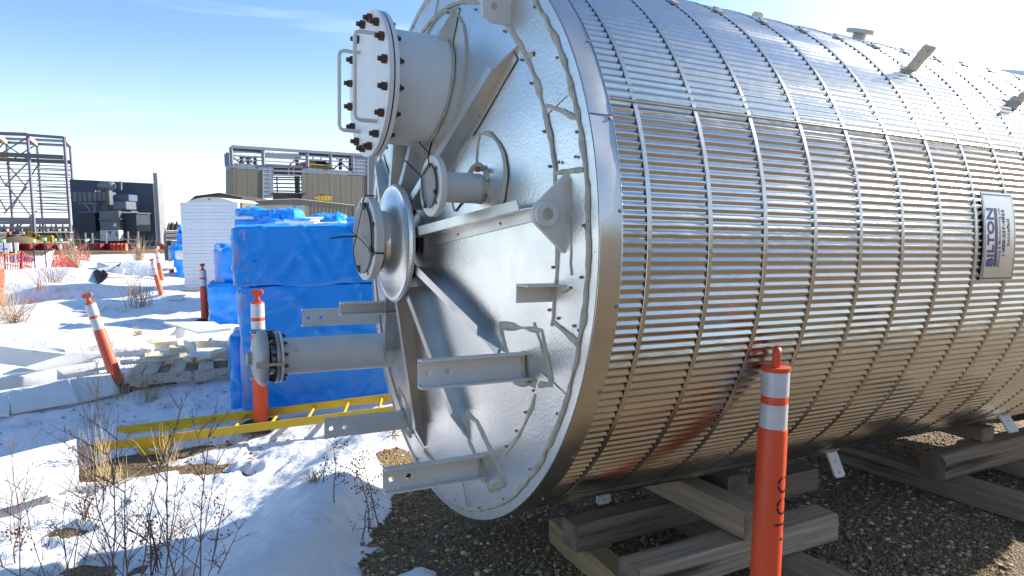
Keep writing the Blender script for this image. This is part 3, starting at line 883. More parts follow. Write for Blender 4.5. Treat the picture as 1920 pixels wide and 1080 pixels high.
zt.path([rim(-18), rim(-18, 0.17), rim(-18, 0.192, -0.40), rim(-18, 0.192, -0.36)], 0.0035, 5)
zt.path([rim(72 - 6 * k, 0.152, -0.407) for k in range(16)], 0.003, 5)
zt.path([c0, c0 + Vector((-0.06, 0.005, -0.004)), c0 + Vector((-0.115, 0.015, -0.012))], [0.004, 0.004, 0.0025], 6)
zt.path([c0, c0 + Vector((-0.03, 0.01, 0.03)), c0 + Vector((-0.04, 0.0, 0.05))], 0.0015, 5)
zt.build('zip_tie', M['zip'], cn, smooth=50, local=True)
# -- small nozzle beside it with its round patch
pc, pr = (0.565, 0.25), 0.185
def disc_pt(r, t):
    a, b = pc[0] + r * math.cos(t), pc[1] + r * math.sin(t)
    rr = math.hypot(a, b)
    return tp(cone_s(rr), a, b)
P = []
for i in range(37):
    t = rad(-34 + 250 * i / 36)
    P.append([disc_pt(r, t) + Vector((-0.008, 0, 0)) for r in (0.03, 0.08, 0.13, pr)] + [disc_pt(pr + 0.001, t) + Vector((0.01, 0, 0))])
MB().grid(P).build('round_patch', M['embossed'], tank, smooth=40, local=True)
def xbead(fn, n, w, seed):
    C = [fn(i / n) for i in range(n + 1)]
    P = []
    for i, c in enumerate(C):
        t = (C[min(i + 1, n)] - C[max(i - 1, 0)]).normalized()
        sd = t.cross(Vector((1, 0, 0))).normalized()
        ww = max(0.003, w * (1 + 0.9 * mn.noise(c * 18 + Vector((seed, 0, 0)))))
        c = c + sd * 0.003 * mn.noise(c * 11)
        up = Vector((-1, 0, 0))
        P.append([c - sd * ww + Vector((0.006, 0, 0)), c - sd * ww * 0.55 + up * 0.002, c + up * 0.0035, c + sd * ww * 0.55 + up * 0.002, c + sd * ww + Vector((0.006, 0, 0))])
    return MB().grid(P).build('sealant_bead', M['sealant'], tank, smooth=60, local=True)
xbead(lambda t: disc_pt(pr, rad(-34 + 250 * t)) + Vector((-0.009, 0, 0)), 60, 0.009, 1)
xbead(lambda t: disc_pt(0.062 + (pr - 0.062) * t, rad(100 - 8 * t)) + Vector((-0.010, 0, 0)), 12, 0.007, 2)
xbead(lambda t: disc_pt(0.066, 2 * pi * t) + Vector((-0.012, 0, 0)), 30, 0.014, 4)
sn_ = nozzle(0.565, 0.225, -0.08, -0.300, 0.058, 0.114, 0.024, holes=4, n=36)
plug(sn_, 0.565, 0.225, -0.302, 0.080, 2)
zt = MB()
def rim2(t, r=0.08, s=-0.312): return tp(s, 0.565 + r * math.cos(rad(t)), 0.225 + r * math.sin(rad(t)))
zt.path([rim2(80), rim2(88, 0.125), rim2(88, 0.16, -0.35)], 0.003, 5)
zt.path([rim2(150), rim2(152, 0.12), rim2(140, 0.16, -0.36)], 0.003, 5)
zt.path([rim2(80), rim2(150)], 0.002, 5)
zt.path([rim2(150), rim2(250)], 0.002, 5)
zt.path([rim2(60 - 8 * k, 0.082, -0.309) for k in range(12)], 0.0025, 5)
zt.build('zip_tie', M['zip'], sn_, smooth=50, local=True)
st = MB().lathe([(0.085, 0.017), (0.10, 0.017), (0.10, 0.008), (0.125, 0.008)], tp(0, 0.615, 0.295), X, 12).build('stub_fitting', M['screw'], tank, smooth=40, local=True)
MB().lathe([(0.122, 0.011), (0.138, 0.011), (0.138, 0.0001)], tp(0, 0.615, 0.295), X, 6).build('red_cap', M['rustred'], st, local=True)
# -- manway above
mz = tp(0, 0.0, 0.69)
mw = MB().lathe([(0.02, 0.247), (0.34, 0.247)], mz, X, 72).build('manway_neck', M['white'], tank, smooth=40, local=True)
MB().lathe([(0.336, 0.24), (0.336, 0.310), (0.354, 0.310), (0.354, 0.24)], mz, X, 72).build('neck_flange', M['white'], mw, smooth=35, local=True)
MB().lathe([(0.3545, 0.1), (0.3545, 0.3085), (0.3595, 0.3085), (0.3595, 0.1)], mz, X, 72).build('gasket', M['rubber'], mw, smooth=35, local=True)
cov = MB().lathe([(0.36, 0.1), (0.36, 0.3095), (0.361, 0.3105), (0.379, 0.3105), (0.380, 0.3095), (0.380, 0.15), (0.380, 0.0001)], mz, X, 72).build('manway_cover', M['white'], tank, smooth=35, local=True)
bm_ = MB()
bm_.lathe([(0.0, 0.0185), (0.020, 0.0185), (0.020, 0.0001)], (0, 0, 0), X, 6)
bm_.lathe([(0.019, 0.0105), (0.036, 0.0105), (0.036, 0.0001)], (0, 0, 0), X, 10)
bmesh_ = bm_.mesh('bolt', M['rust'])
for k in range(16):
    t = 2 * pi * (k + 0.5) / 16
    q = mz + Vector((0, -0.275 * math.cos(t), 0.275 * math.sin(t)))
    spin = Matrix.Rotation(random.random() * 2, 4, 'X')
    inst('bolt', bmesh_, cov, Matrix.Translation(q + Vector((-0.380, 0, 0))) @ spin)
    inst('bolt', bmesh_, mw, Matrix.Translation(q + Vector((-0.336, 0, 0))) @ Matrix.Rotation(pi, 4, 'Z') @ spin @ Matrix.Scale(0.8, 4))
for a0, z0, z1 in ((0.135, -0.175, 0.185), (-0.13, -0.185, 0.165)):
    h = MB()
    p0, p1 = mz + Vector((-0.378, -a0, z1)), mz + Vector((-0.378, -a0, z0))
    o1, o2 = p0 + Vector((-0.095, 0, 0)), p1 + Vector((-0.095, 0, 0))
    pts = [p0, p0 + Vector((-0.075, 0, 0)), o1 + Vector((0.006, 0, -0.006)), o1 + Vector((0, 0, -0.022))] + [o2 + Vector((0, 0, 0.022)), o2 + Vector((0.006, 0, 0.006)), p1 + Vector((-0.075, 0, 0)), p1]
    h.path(pts, 0.0085, 10)
    hd = h.build('cover_handle', M['paint'], cov, smooth=60, local=True)
    for pq_ in (p0, p1):
        MB().lathe([(0, 0.018), (0.003, 0.018), (0.003, 0.008)], pq_, X, 14).build('washer', M['white'], cov, smooth=40, local=True)
xbead(lambda t: tp(cone_s(math.hypot(0.252 * math.cos(2 * pi * t), 0.69 + 0.252 * math.sin(2 * pi * t))) - 0.008, 0.252 * math.cos(2 * pi * t), 0.69 + 0.252 * math.sin(2 * pi * t)), 90, 0.010, 7)
xbead(lambda t: tp(cone_s(math.hypot(0.36 * math.cos(2 * pi * t), 0.69 + 0.36 * math.sin(2 * pi * t))) - 0.006, 0.36 * math.cos(2 * pi * t), 0.69 + 0.36 * math.sin(2 * pi * t)), 90, 0.006, 8)
# -- long pipe at the lower far side with its domed cap
lz = tp(0, -0.70, -0.61)
lp = MB().lathe([(0.0, 0.096), (0.655, 0.096)], lz, X, 48).build('long_nozzle', M['paint'], tank, smooth=40, local=True)
MB().lathe([(0.645, 0.08), (0.645, 0.134), (0.659, 0.134), (0.659, 0.08)], lz, X, 48).build('flange', M['paint'], lp, smooth=35, local=True)
MB().lathe([(0.6592, 0.08), (0.6592, 0.131), (0.6632, 0.131), (0.6632, 0.08)], lz, X, 48).build('gasket', M['rubber'], lp, smooth=35, local=True)
MB().lathe([(0.6635, 0.07), (0.6635, 0.134), (0.680, 0.134), (0.680, 0.09), (0.700, 0.085), (0.700, 0.06)], lz, X, 48).build('vent_flange', M['galv'], lp, smooth=35, local=True)
for k in range(12):
    t = 2 * pi * (k + 0.5) / 12
    q = lz + Vector((0, -0.117 * math.cos(t), 0.117 * math.sin(t)))
    spin = Matrix.Rotation(random.random() * 2, 4, 'X')
    inst('bolt', bmesh_, lp, Matrix.Translation(q + Vector((-0.680, 0, 0))) @ spin @ Matrix.Scale(0.72, 4))
    inst('bolt', bmesh_, lp, Matrix.Translation(q + Vector((-0.645, 0, 0))) @ Matrix.Rotation(pi, 4, 'Z') @ spin @ Matrix.Scale(0.6, 4))
cap = MB().lathe([(0.722, 0.12), (0.718, 0.140), (0.724, 0.146), (0.738, 0.146), (0.756, 0.137), (0.774, 0.108), (0.786, 0.07), (0.790, 0.038), (0.792, 0.0001)], lz, X, 48).build('vent_cap', M['cast'], tank, smooth=45, local=True)
MB().lathe([(0.78, 0.036), (0.808, 0.036), (0.811, 0.033), (0.811, 0.0001)], lz, X, 32).build('cap_boss', M['cast'], cap, smooth=35, local=True)
for t in (-5, 115, 235):
    q = lz + Vector((0, -0.143 * math.cos(rad(t)), 0.143 * math.sin(rad(t))))
    R_ = Matrix.Rotation(rad(t), 3, 'X')
    MB().box(q + Vector((-0.755, 0, 0)), (0.028, 0.004, 0.016), R_).box(q + Vector((-0.70, 0, 0)), (0.040, 0.006, 0.007), R_).build('cap_bracket', M['galv'], cap, local=True)
# -- channels welded to the end
def channel(a, b, s_end, h=0.098, w=0.042, t=0.006, side=1, name='support_channel', roll=0.0, holes=(0.035, 0.105), s_root=None):
    """C section running out along the tank axis; side = +1: flanges point to the near side"""
    o = None
    s0 = (cone_s(math.hypot(a, b)) if s_root is None else s_root) + 0.02
    Rl = Matrix.Rotation(roll, 3, 'X')
    c = tp(0, a, b)
    def q(s, u, v): return c + Vector((s, 0, 0)) + Rl @ Vector((0, -side * u, v))
    mbx = MB()
    # web with two round holes: strip grid around the holes
    hs = [s_end + d_ for d_ in holes]
    rh = 0.0115
    N = 16
    def web_ring(cs, cv, su, sv):
        inner_f, outer_f = [], []
        for k in range(N):
            a_ = 2 * pi * (k + 0.5) / N
            ux, uy = math.cos(a_), math.sin(a_)
            m_ = max(abs(ux), abs(uy))
            inner_f.append((cs + rh * ux, cv + rh * uy)); outer_f.append((cs + su * ux / m_, cv + sv * uy / m_))
        vs_ = [q(p[0], 0, p[1]) for p in inner_f] + [q(p[0], 0, p[1]) for p in outer_f] + [q(p[0], t, p[1]) for p in inner_f] + [q(p[0], t, p[1]) for p in outer_f]
        fs_ = []
        for k in range(N):
            k2 = (k + 1) % N
            fs_ += [(k, k2, N + k2, N + k), (2 * N + k, 3 * N + k, 3 * N + k2, 2 * N + k2), (k, 2 * N + k, 2 * N + k2, k2)]
        mbx.add(vs_, fs_)
    hh = h / 2
    def slab(s_a, s_b, u0, u1, v0, v1):
        mbx.hexa([q(s_a, u0, v0), q(s_b, u0, v0), q(s_b, u1, v0), q(s_a, u1, v0)], [q(s_a, u0, v1), q(s_b, u0, v1), q(s_b, u1, v1), q(s_a, u1, v1)])
    cur = s_end
    half = 0.03
    for hcs in hs:
        slab(cur, hcs - half, 0, t, -hh, hh)
        web_ring(hcs, 0.0, half, hh)
        cur = hcs + half
    slab(cur, s0, 0, t, -hh, hh)
    slab(s_end, s0, t, w, hh - t * 1.1, hh)
    slab(s_end, s0, t, w, -hh, -hh + t * 1.1)
    return mbx.build(name, M['paint'], tank, local=True)
channel(0.86, -0.42, -0.452, side=1, roll=rad(-2))
channel(0.48, -0.91, -0.455, side=1, roll=rad(-3))
channel(-0.51, -0.97, -0.460, side=-1)
channel(-1.04, -0.455, -0.466, side=-1, h=0.10)
channel(-0.40, -0.33, -0.41, side=1, h=0.062, w=0.05, holes=(), roll=rad(4))
# pads of sealant round the channel feet
def pad(poly, seed):
    """closed loop of (a,b) points"""
    pts = poly + [poly[0]]
    dn = []
    for (a0, b0), (a1, b1) in zip(pts[:-1], pts[1:]):
        for k in range(8): dn.append((a0 + (a1 - a0) * k / 8, b0 + (b1 - b0) * k / 8))
    dn.append(pts[-1])
    rp = [(math.hypot(a, b), math.degrees(math.atan2(b, a))) for a, b in dn]
    for k in range(1, len(rp)):
        while rp[k][1] - rp[k - 1][1] > 180: rp[k] = (rp[k][0], rp[k][1] - 360)
        while rp[k][1] - rp[k - 1][1] < -180: rp[k] = (rp[k][0], rp[k][1] + 360)
    sbead(rp, 0.011, seed)
pad([(0.72, -0.29), (0.97, -0.28), (1.02, -0.46), (0.80, -0.50)], 31)
pad([(0.41, -0.70), (0.49, -0.72), (0.68, -0.92), (0.55, -0.99), (0.40, -0.83)], 32)
pad([(-0.56, -0.80), (-0.42, -0.84), (-0.42, -1.03), (-0.56, -1.03)], 33)
for a, b, sgn in ((0.86, -0.42, 1), (0.48, -0.91, 1)):
    r_, p_ = math.hypot(a, b), math.degrees(math.atan2(b, a))
    xbead(lambda t, a=a, b=b: tp(cone_s(math.hypot(a, b)) - 0.012, a + 0.004 + 0.045 * (1 - abs(2 * t - 1)) * 0 + 0.0, b - 0.05 + 0.10 * t), 8, 0.010, 9)
    xbead(lambda t, a=a, b=b: tp(cone_s(math.hypot(a, b)) - 0.012, a + 0.05 * t, b - 0.053), 5, 0.008, 10)
# small angle bracket at mid height
br = MB()
c = tp(0, 1.09, -0.135)
def q(s, a, b): return tp(s, a, b)
br.hexa([q(-0.17, 1.02, -0.118), q(0.02, 1.02, -0.118), q(0.02, 1.10, -0.118), q(-0.17, 1.10, -0.118)], [q(-0.17, 1.02, -0.112), q(0.02, 1.02, -0.112), q(0.02, 1.10, -0.112), q(-0.17, 1.10, -0.112)])
br.hexa([q(-0.17, 1.02, -0.175), q(0.02, 1.02, -0.175), q(0.02, 1.026, -0.175), q(-0.17, 1.026, -0.175)], [q(-0.17, 1.02, -0.1185), q(0.02, 1.02, -0.1185), q(0.02, 1.026, -0.1185), q(-0.17, 1.026, -0.1185)])
br.build('angle_bracket', M['paint'], tank, local=True)
xbead(lambda t: tp(-0.028, 1.03 + 0.10 * t, -0.120 - 0.02 * math.sin(pi * t)), 12, 0.012, 12)
# lifting lug
lug = MB()
la = 1.075
prof = [(-0.01, 0.255), (-0.03, 0.245)]
bc, rr_ = (-0.108, 0.118), 0.045
pts = [(0.0, 0.262), (-0.018, 0.262)]
for k in range(9):
    t = rad(125 + 110 * k / 8)
    pts.append((bc[0] + rr_ * math.cos(t), bc[1] + rr_ * math.sin(t)))
pts += [(-0.018, -0.020), (0.0, -0.020)]
lug.prism([tp(s, la, b) for s, b in pts], Vector((0, -0.020, 0)))
lo = lug.build('lifting_lug', M['paint'], tank, local=True)
MB().lathe([(-0.006, 0.020), (-0.006, 0.042), (0.016, 0.042), (0.018, 0.040), (0.018, 0.020)], tp(bc[0], la + 0.018, bc[1]), (0, -1, 0), 28, closed=True).build('eye_ring', M['paint'], lo, smooth=35, local=True)
MB().lathe([(-0.001, 0.0205), (0.0192, 0.0205), (0.0192, 0.0001)], tp(bc[0], la + 0.016, bc[1]), (0, -1, 0), 24).build('eye_hole', M['sealant'], lo, smooth=35, local=True)
xbead(lambda t: tp(-0.022, la - 0.012 + 0.01 * math.sin(5 * t), 0.27 - 0.05 * t), 6, 0.012, 13)
xbead(lambda t: tp(-0.022, la + 0.002, -0.02 - 0.03 * t), 5, 0.010, 14)
# lug near the top of the face
tl = MB()
pts = [(0.01, 0.945), (-0.115, 0.945), (-0.150, 0.90), (-0.145, 0.845), (-0.105, 0.825), (0.01, 0.825)]
tl.prism([tp(s, 0.665, b) for s, b in pts], Vector((0, -0.012, 0)))
to = tl.build('lifting_plate', M['paint'], tank, local=True)
MB().lathe([(-0.001, 0.013), (0.0135, 0.013), (0.0135, 0.0001)], tp(-0.10, 0.665, 0.885), (0, -1, 0), 20).build('plate_hole', M['cast'], to, local=True)
xbead(lambda t: tp(-0.026, 0.68 + 0.01 * math.sin(6 * t), 0.82 + 0.13 * t), 10, 0.014, 15)
# tabs standing on the jacket
def tab(s, phi, L, w, t=0.010, rot=0.0, lean=0.0, nm='jacket_tab', holes=2, r0=1.225):
    er = cyl(0, phi, 1.0); es = Vector((1, 0, 0)); et = er.cross(es)
    es2 = (es * math.cos(rot) + et * math.sin(rot)); et2 = er.cross(es2)
    er2 = (er * math.cos(lean) + es2 * math.sin(lean)); es3 = (es2 - er2 * es2.dot(er2)).normalized()
    mbx = MB()
    b0 = cyl(s, phi, r0)
    c_ = 0.012
    poly = [b0 - es3 * w / 2, b0 + es3 * w / 2, b0 + es3 * w / 2 + er2 * (L - c_), b0 + es3 * (w / 2 - c_) + er2 * L, b0 - es3 * (w / 2 - c_) + er2 * L, b0 - es3 * w / 2 + er2 * (L - c_)]
    mbx.prism([p - et2 * t / 2 for p in poly], et2 * t)
    o = mbx.build(nm, M['paint'], tank, local=True)
    if holes:
        hb = MB()
        for k in range(holes):
            c_h = b0 + er2 * (L * (0.45 + 0.38 * k))
            hb.lathe([(-t / 2 - 0.0012, 0.0001), (-t / 2 - 0.0012, 0.007), (t / 2 + 0.0012, 0.007), (t / 2 + 0.0012, 0.0001)], c_h, et2, 10)
        hb.build('tab_holes', M['sealant'], o, local=True)
    pt = MB()
    pt.lathe([(0, 0.055), (0.012, 0.030), (0.013, 0.0001)], cyl(s, phi, 1.234), er, 12).build('tab_seal', M['sealant'], o, smooth=50, local=True)
    return o
tab(2.05, 45.0, 0.155, 0.085)
tab(2.79, 39.5, 0.06, 0.06, holes=0)
t2 = MB(); b0 = cyl(2.80, 39.5, 1.29)
tab(2.86, 40.5, 0.14, 0.10, lean=0.5, holes=0)
tab(0.84, -84, 0.13, 0.085)
tab(2.02, -62, 0.155, 0.078, nm='jacket_tab')
tab(3.40, -54, 0.13, 0.11, holes=1)
tab(1.62, 76, 0.05, 0.07, holes=0)
# small flanged nozzle on the crest
nzb = cyl(2.35, 73, 1.22); er = cyl(0, 73, 1.0)
nn = MB().lathe([(0, 0.035), (0.06, 0.035)], nzb, er, 24).build('crest_nozzle', M['paint'], tank, smooth=40, local=True)
MB().lathe([(0.055, 0.02), (0.055, 0.075), (0.075, 0.075), (0.075, 0.0001)], nzb, er, 28).build('flange', M['paint'], nn, smooth=35, local=True)
# name plate
P = []
for i in range(25):
    ph = -5.6 + 18.6 * i / 24
    P.append([cyl(s, ph, r) for s, r in ((2.100, 1.240), (2.100, 1.2470), (2.355, 1.2470), (2.355, 1.240))])
sgn = MB().grid(P).build('name_plate', M['sign'], tank, smooth=30, local=True)
def curved_strip(s0, s1, p0, p1, r=1.2482):
    P_ = []
    for i in range(17):
        ph = p0 + (p1 - p0) * i / 16
        P_.append([cyl(s0, ph, r), cyl(s1, ph, r)])
    return MB().grid(P_)
bd = curved_strip(2.106, 2.109, -5.2, 12.6)
for g in (curved_strip(2.346, 2.349, -5.2, 12.6), curved_strip(2.106, 2.349, -5.25, -5.0), curved_strip(2.106, 2.349, 12.4, 12.65), curved_strip(2.184, 2.188, -2.6, 9.7), curved_strip(2.191, 2.196, -2.6, 9.7), curved_strip(2.1985, 2.2045, -2.6, 9.7)):
    bd.add(g.v, g.f)
bd.build('plate_border', M['signblue'], sgn, local=True, fix=False)
def text_mesh(body, size, xs=1.0, bold=0.0):
    cu = bpy.data.curves.new('lettering', 'FONT')
    cu.body = body; cu.size = size; cu.align_x = 'CENTER'; cu.align_y = 'CENTER'; cu.resolution_u = 3; cu.offset = bold
    o = bpy.data.objects.new('lettering', cu)
    COL.objects.link(o)
    dg = bpy.context.evaluated_depsgraph_get()
    me = o.evaluated_get(dg).to_mesh()
    vs_ = [(v.co.x * xs, v.co.y) for v in me.vertices]; fs_ = [tuple(p.vertices) for p in me.polygons]
    o.evaluated_get(dg).to_mesh_clear()
    COL.objects.unlink(o); bpy.data.objects.remove(o); bpy.data.curves.remove(cu)
    return vs_, fs_
def plate_text(body, size, s_c, p_c, xs=1.0, bold=0.0, width=None):
    vs_, fs_ = text_mesh(body, size, 1.0, bold)
    if width:
        w = max(v[0] for v in vs_) - min(v[0] for v in vs_); xs = width / w
    V_ = [cyl(s_c - y, p_c + math.degrees(x * xs / 1.2485), 1.2485) for x, y in vs_]
    return MB().add(V_, fs_).build('plate_lettering', M['signblue'], sgn, local=True, fix=False)
def slab_letters():
    """BILTON in slab capitals"""
    pass
plate_text('BILTON', 0.070, 2.153, 3.5, bold=0.0022, width=0.268)
plate_text('Welding & Manufacturing Ltd.', 0.026, 2.222, 3.5, bold=0.0003, width=0.275)
plate_text('1-888-227-4823', 0.030, 2.257, 4.4, bold=0.0010, width=0.215)
plate_text('Innisfail', 0.032, 2.295, 4.6, bold=0.0008, width=0.125)

# ------------------------------------------------------------------ timbers under the tank
GE = Vector((math.sin(1.0904), math.cos(1.0904), 0))      # along the tank on the ground
G0 = Vector((TC.x, TC.y, 0))
def gp(s, a, z=0.0): return G0 + GE * s + tn1 * a + Vector((0, 0, z))
def timber(c, L, w, h, ang, m, label, seed, name='timber', group='timbers of the cribbing under the tank', tilt=0.0, chamfer=0.010):
    """ang measured from the tank axis in the ground plane"""
    d = GE * math.cos(ang) + tn1 * math.sin(ang)
    R = frame_of(d) @ Matrix.Rotation(tilt, 3, 'X')
    t = thing(name, label, 'timber', c, R, group)
    rnd = random.Random(seed)
    nx, ny = 10, 1
    mbx = MB()
    P = []
    for i in range(nx + 1):
        y = -L / 2 + L * i / nx
        e = lambda k: 0.004 * mn.noise(Vector((y * 2.3 + seed * 5.1, k * 3.7, seed))) + rnd.uniform(-0.0012, 0.0012)
        c_ = chamfer * (1 + 0.5 * mn.noise(Vector((y * 4, seed, 1.5))))
        hw, hh = w / 2, h / 2
        ring = [(-hw + c_, -hh), (hw - c_, -hh), (hw, -hh + c_), (hw, hh - c_), (hw - c_, hh), (-hw + c_, hh), (-hw, hh - c_), (-hw, -hh + c_)]
        P.append([Vector((x + e(k), y, z + e(k + 9))) for k, (x, z) in enumerate(ring)])
    n_ = 8
    vs_ = [p for r_ in P for p in r_]
    fs_ = [(i * n_ + k, i * n_ + (k + 1) % n_, (i + 1) * n_ + (k + 1) % n_, (i + 1) * n_ + k) for i in range(nx) for k in range(n_)]
    mbx.add(vs_, fs_).build('beam', m, t, local=True)
    for sgn_ in (-1, 1):
        ring = [p + Vector((0, sgn_ * 0.0015, 0)) for p in (P[-1] if sgn_ > 0 else P[0])]
        cen = sum(ring, Vector()) / 8
        k_ = [cen] + ring
        MB().add(k_, [(0, 1 + i, 1 + (i + 1) % 8) for i in range(8)]).build('end_grain', M['endgrain'] if m is not M['newwood'] else M['newwood'], t, local=True)
    return t
TH = 0.14
# M[...] textures run along local Y for timbers
for nm_ in ('timber', 'timber2', 'newwood', 'palletwood'):
    pass
timber(gp(1.20, 0.16, 0.35), 1.25, 0.135, 0.135, pi / 2, M['timber'], 'grey timber lying crosswise on two others, directly under the tank belly', 1)
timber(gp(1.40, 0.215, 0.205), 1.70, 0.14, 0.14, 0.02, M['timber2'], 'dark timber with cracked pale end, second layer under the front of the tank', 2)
timber(gp(1.165, 0.70, 0.205), 1.24, 0.16, 0.14, 0.015, M['timber'], 'weathered grey timber behind the near orange post, second layer of the crib', 3)
timber(gp(0.66, 0.38, 0.065), 1.05, 0.13, 0.135, pi / 2 + 0.07, M['newwood'], 'fresh yellow timber at the bottom of the front crib', 4)
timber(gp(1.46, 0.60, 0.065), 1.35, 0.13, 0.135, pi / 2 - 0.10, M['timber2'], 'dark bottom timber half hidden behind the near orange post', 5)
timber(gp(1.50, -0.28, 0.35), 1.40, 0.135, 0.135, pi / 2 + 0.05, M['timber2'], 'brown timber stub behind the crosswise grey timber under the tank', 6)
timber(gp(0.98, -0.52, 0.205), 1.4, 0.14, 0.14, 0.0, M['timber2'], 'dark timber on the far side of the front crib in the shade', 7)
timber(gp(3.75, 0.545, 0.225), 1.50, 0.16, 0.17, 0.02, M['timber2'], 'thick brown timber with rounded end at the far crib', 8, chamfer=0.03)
timber(gp(3.20, 0.55, 0.07), 1.9, 0.15, 0.135, pi / 2 - 0.02, M['timber2'], 'long brown bottom timber of the far crib lying on the gravel', 9)
timber(gp(3.55, -0.1, 0.355), 1.3, 0.15, 0.09, pi / 2, M['timber2'], 'dark plank on top of the far crib touching the tank', 10)
timber(gp(3.98, 0.70, 0.07), 1.1, 0.15, 0.135, pi / 2 + 0.04, M['timber'], 'grey timber end at the right edge of the far crib', 11)
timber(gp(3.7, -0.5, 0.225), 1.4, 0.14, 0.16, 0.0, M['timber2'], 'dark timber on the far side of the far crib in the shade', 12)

# ------------------------------------------------------------------ orange delineator posts
def delineator(P, H, lean_dir, label, style='T', rt=0.056, m='orange', band=0.118, group='orange delineator posts with reflective bands', turn=0.0, base=True):
    t = thing('delineator_post', label, 'delineator', P, Quaternion(Vector(lean_dir[0]), lean_dir[1]).to_matrix() @ rotz(turn) if lean_dir else rotz(turn), group)
    top = H - 0.11 if style == 'T' else H - 0.075
    b1 = top - 0.012
    b2 = b1 - band - 0.030
    MB().lathe([(0.02, rt * 1.12), (b2 - band - 0.01, rt * 1.03), (b2 - band - 0.002, rt * 0.985), (b2 - band, rt * 0.95), (top - 0.004, rt * 0.94), (top, rt * 0.9), (top + 0.004, 0.0001)], (0, 0, 0), (0, 0, 1), 32).build('post_tube', M[m], t, smooth=30, local=True)
    for bb in (b1, b2):
        MB().lathe([(bb - band, rt * 0.9), (bb - band, rt * 0.972), (bb, rt * 0.965), (bb, rt * 0.9)], (0, 0, 0), (0, 0, 1), 32).build('reflective_band', M['reflect'], t, smooth=30, local=True)
    hd = MB()
    if style == 'T':
        # flat waisted handle with a disc top
        pr = [(-0.040, 0.0), (-0.022, 0.016), (-0.014, 0.036), (-0.016, 0.052), (-0.040, 0.062), (-0.052, 0.078), (-0.050, 0.094), (-0.036, 0.106), (0.036, 0.106), (0.050, 0.094), (0.052, 0.078), (0.040, 0.062), (0.016, 0.052), (0.014, 0.036), (0.022, 0.016), (0.040, 0.0)]
        hd.prism([Vector((x, -0.012, top + z)) for x, z in pr], Vector((0, 0.024, 0)))
    else:
        hd.lathe([(top - 0.006, rt * 0.8), (top - 0.006, rt * 1.04), (top + 0.006, rt * 1.04), (top + 0.010, rt * 0.5), (top + 0.012, 0.0001)], (0, 0, 0), (0, 0, 1), 28)
        lp_ = [Vector((-0.000, -0.024, top + 0.004)), Vector((0, -0.024, top + 0.045))] + [Vector((0, -0.024 * math.cos(rad(a_)), top + 0.05 + 0.024 * math.sin(rad(a_)))) for a_ in range(0, 181, 30)] + [Vector((0, 0.024, top + 0.045)), Vector((0, 0.024, top + 0.004))]
        q0 = len(hd.v); hd.path(lp_, 0.0115, 8)
        hd.v[q0:] = [(v[0] * 1.35, v[1], v[2]) for v in hd.v[q0:]]
    hd.build('handle', M[m], t, smooth=45, local=True)
    if base:
        MB().lathe([(-0.01, 0.19), (0.02, 0.185), (0.05, 0.13), (0.055, 0.07), (0.06, 0.0001)], (0, 0, 0), (0, 0, 1), 8).build('rubber_base', M['rubber'], t, local=True)
    return t
# nearest one, before the tank
DP = gz(1433, 1080, 0.0)
near_d = None
v_ = ray(1440, 1000)
DY = 2.56
pt_ = at(1452, 780, DY)
nd = delineator((pt_.x - 0.032, pt_.y, 0.0), 1.285, ((0, 1, 0), rad(1.6)), 'tall orange post with black stencilled letters standing before the tank', 'L', 0.052, band=0.092, base=True, turn=rad(-21))
# black stencil letters wrapped round the post
def stencil(t, body, size, z0, phi0, rt_at, rot90=True):
    vs_, fs_ = text_mesh(body, size, 1.0, 0.002)
    out = []
    for x, y in vs_:
        z = z0 - x
        r = rt_at + 0.0012
        ph = phi0 + y / r
        out.append(Vector((r * math.cos(ph), r * math.sin(ph), z)))
    return MB().add(out, fs_).build('stencil_lettering', M['black'], t, local=True, fix=False)
def stencil_letter_C(mb_, cz, ph0, r, R_=0.034, w=0.009):
    for (a0, a1) in ((20, 84), (96, 264), (276, 340)):
        P_ = []
        for i in range(9):
            a_ = rad(a0 + (a1 - a0) * i / 8)
            row = []
            for rr_ in (R_ - w, R_):
                u, v2 = rr_ * math.cos(a_), rr_ * math.sin(a_)
                ph = ph0 + v2 / r
                row.append(Vector((r * math.cos(ph), r * math.sin(ph), cz + u)))
            P_.append(row)
        mb_.grid(P_)
sm_ = MB()
ph_ = rad(-28)
for k in range(2):
    stencil_letter_C(sm_, 0.775 - 0.085 * k, ph_, 0.0558)
for (z_a, z_b, v_a, v_b) in ((0.615, 0.624, -0.034, 0.03), (0.58, 0.624, 0.02, 0.03), (0.555, 0.565, -0.01, 0.012)):
    P_ = []
    for i in range(7):
        ph = ph_ + (v_a + (v_b - v_a) * i / 6) / 0.0558
        P_.append([Vector((0.0562 * math.cos(ph), 0.0562 * math.sin(ph), z)) for z in (z_a, z_b)])
    sm_.grid(P_)
sm_.build('stencil_lettering', M['black'], nd, local=True, fix=False)
p = hit(490, 800)
delineator((p.x, p.y, p.z), 1.20, ((0, 1, 0), rad(0.8)), 'orange post standing before the wrapped blue bundle and behind the capped pipe', 'T', 0.058)
p = hit(385, 603)
delineator((p.x, p.y, p.z), 1.01, None, 'upright orange post before the tall stack of white foam boards', 'T', 0.058, turn=rad(80))
p = hit(222, 716)
delineator((p.x, p.y, p.z - 0.03), 0.99, ((0.25, -1, 0), rad(14)), 'leaning orange post beside the wooden pallet', 'T', 0.054, m='orange_old', base=False)
p = hit(303, 552)
delineator((p.x, p.y, p.z - 0.02), 0.90, ((0.1, -1, 0), rad(12)), 'more tilted of the two leaning orange posts left of the foam stack', 'T', 0.056, m='orange_old', base=False, turn=0.4)
p = hit(304, 526)
delineator((p.x, p.y, p.z - 0.02), 0.90, ((0, -1, 0), rad(7)), 'farther leaning orange post left of the foam stack', 'T', 0.056, m='orange_old', base=False, turn=1.1)
p = hit(322, 512)
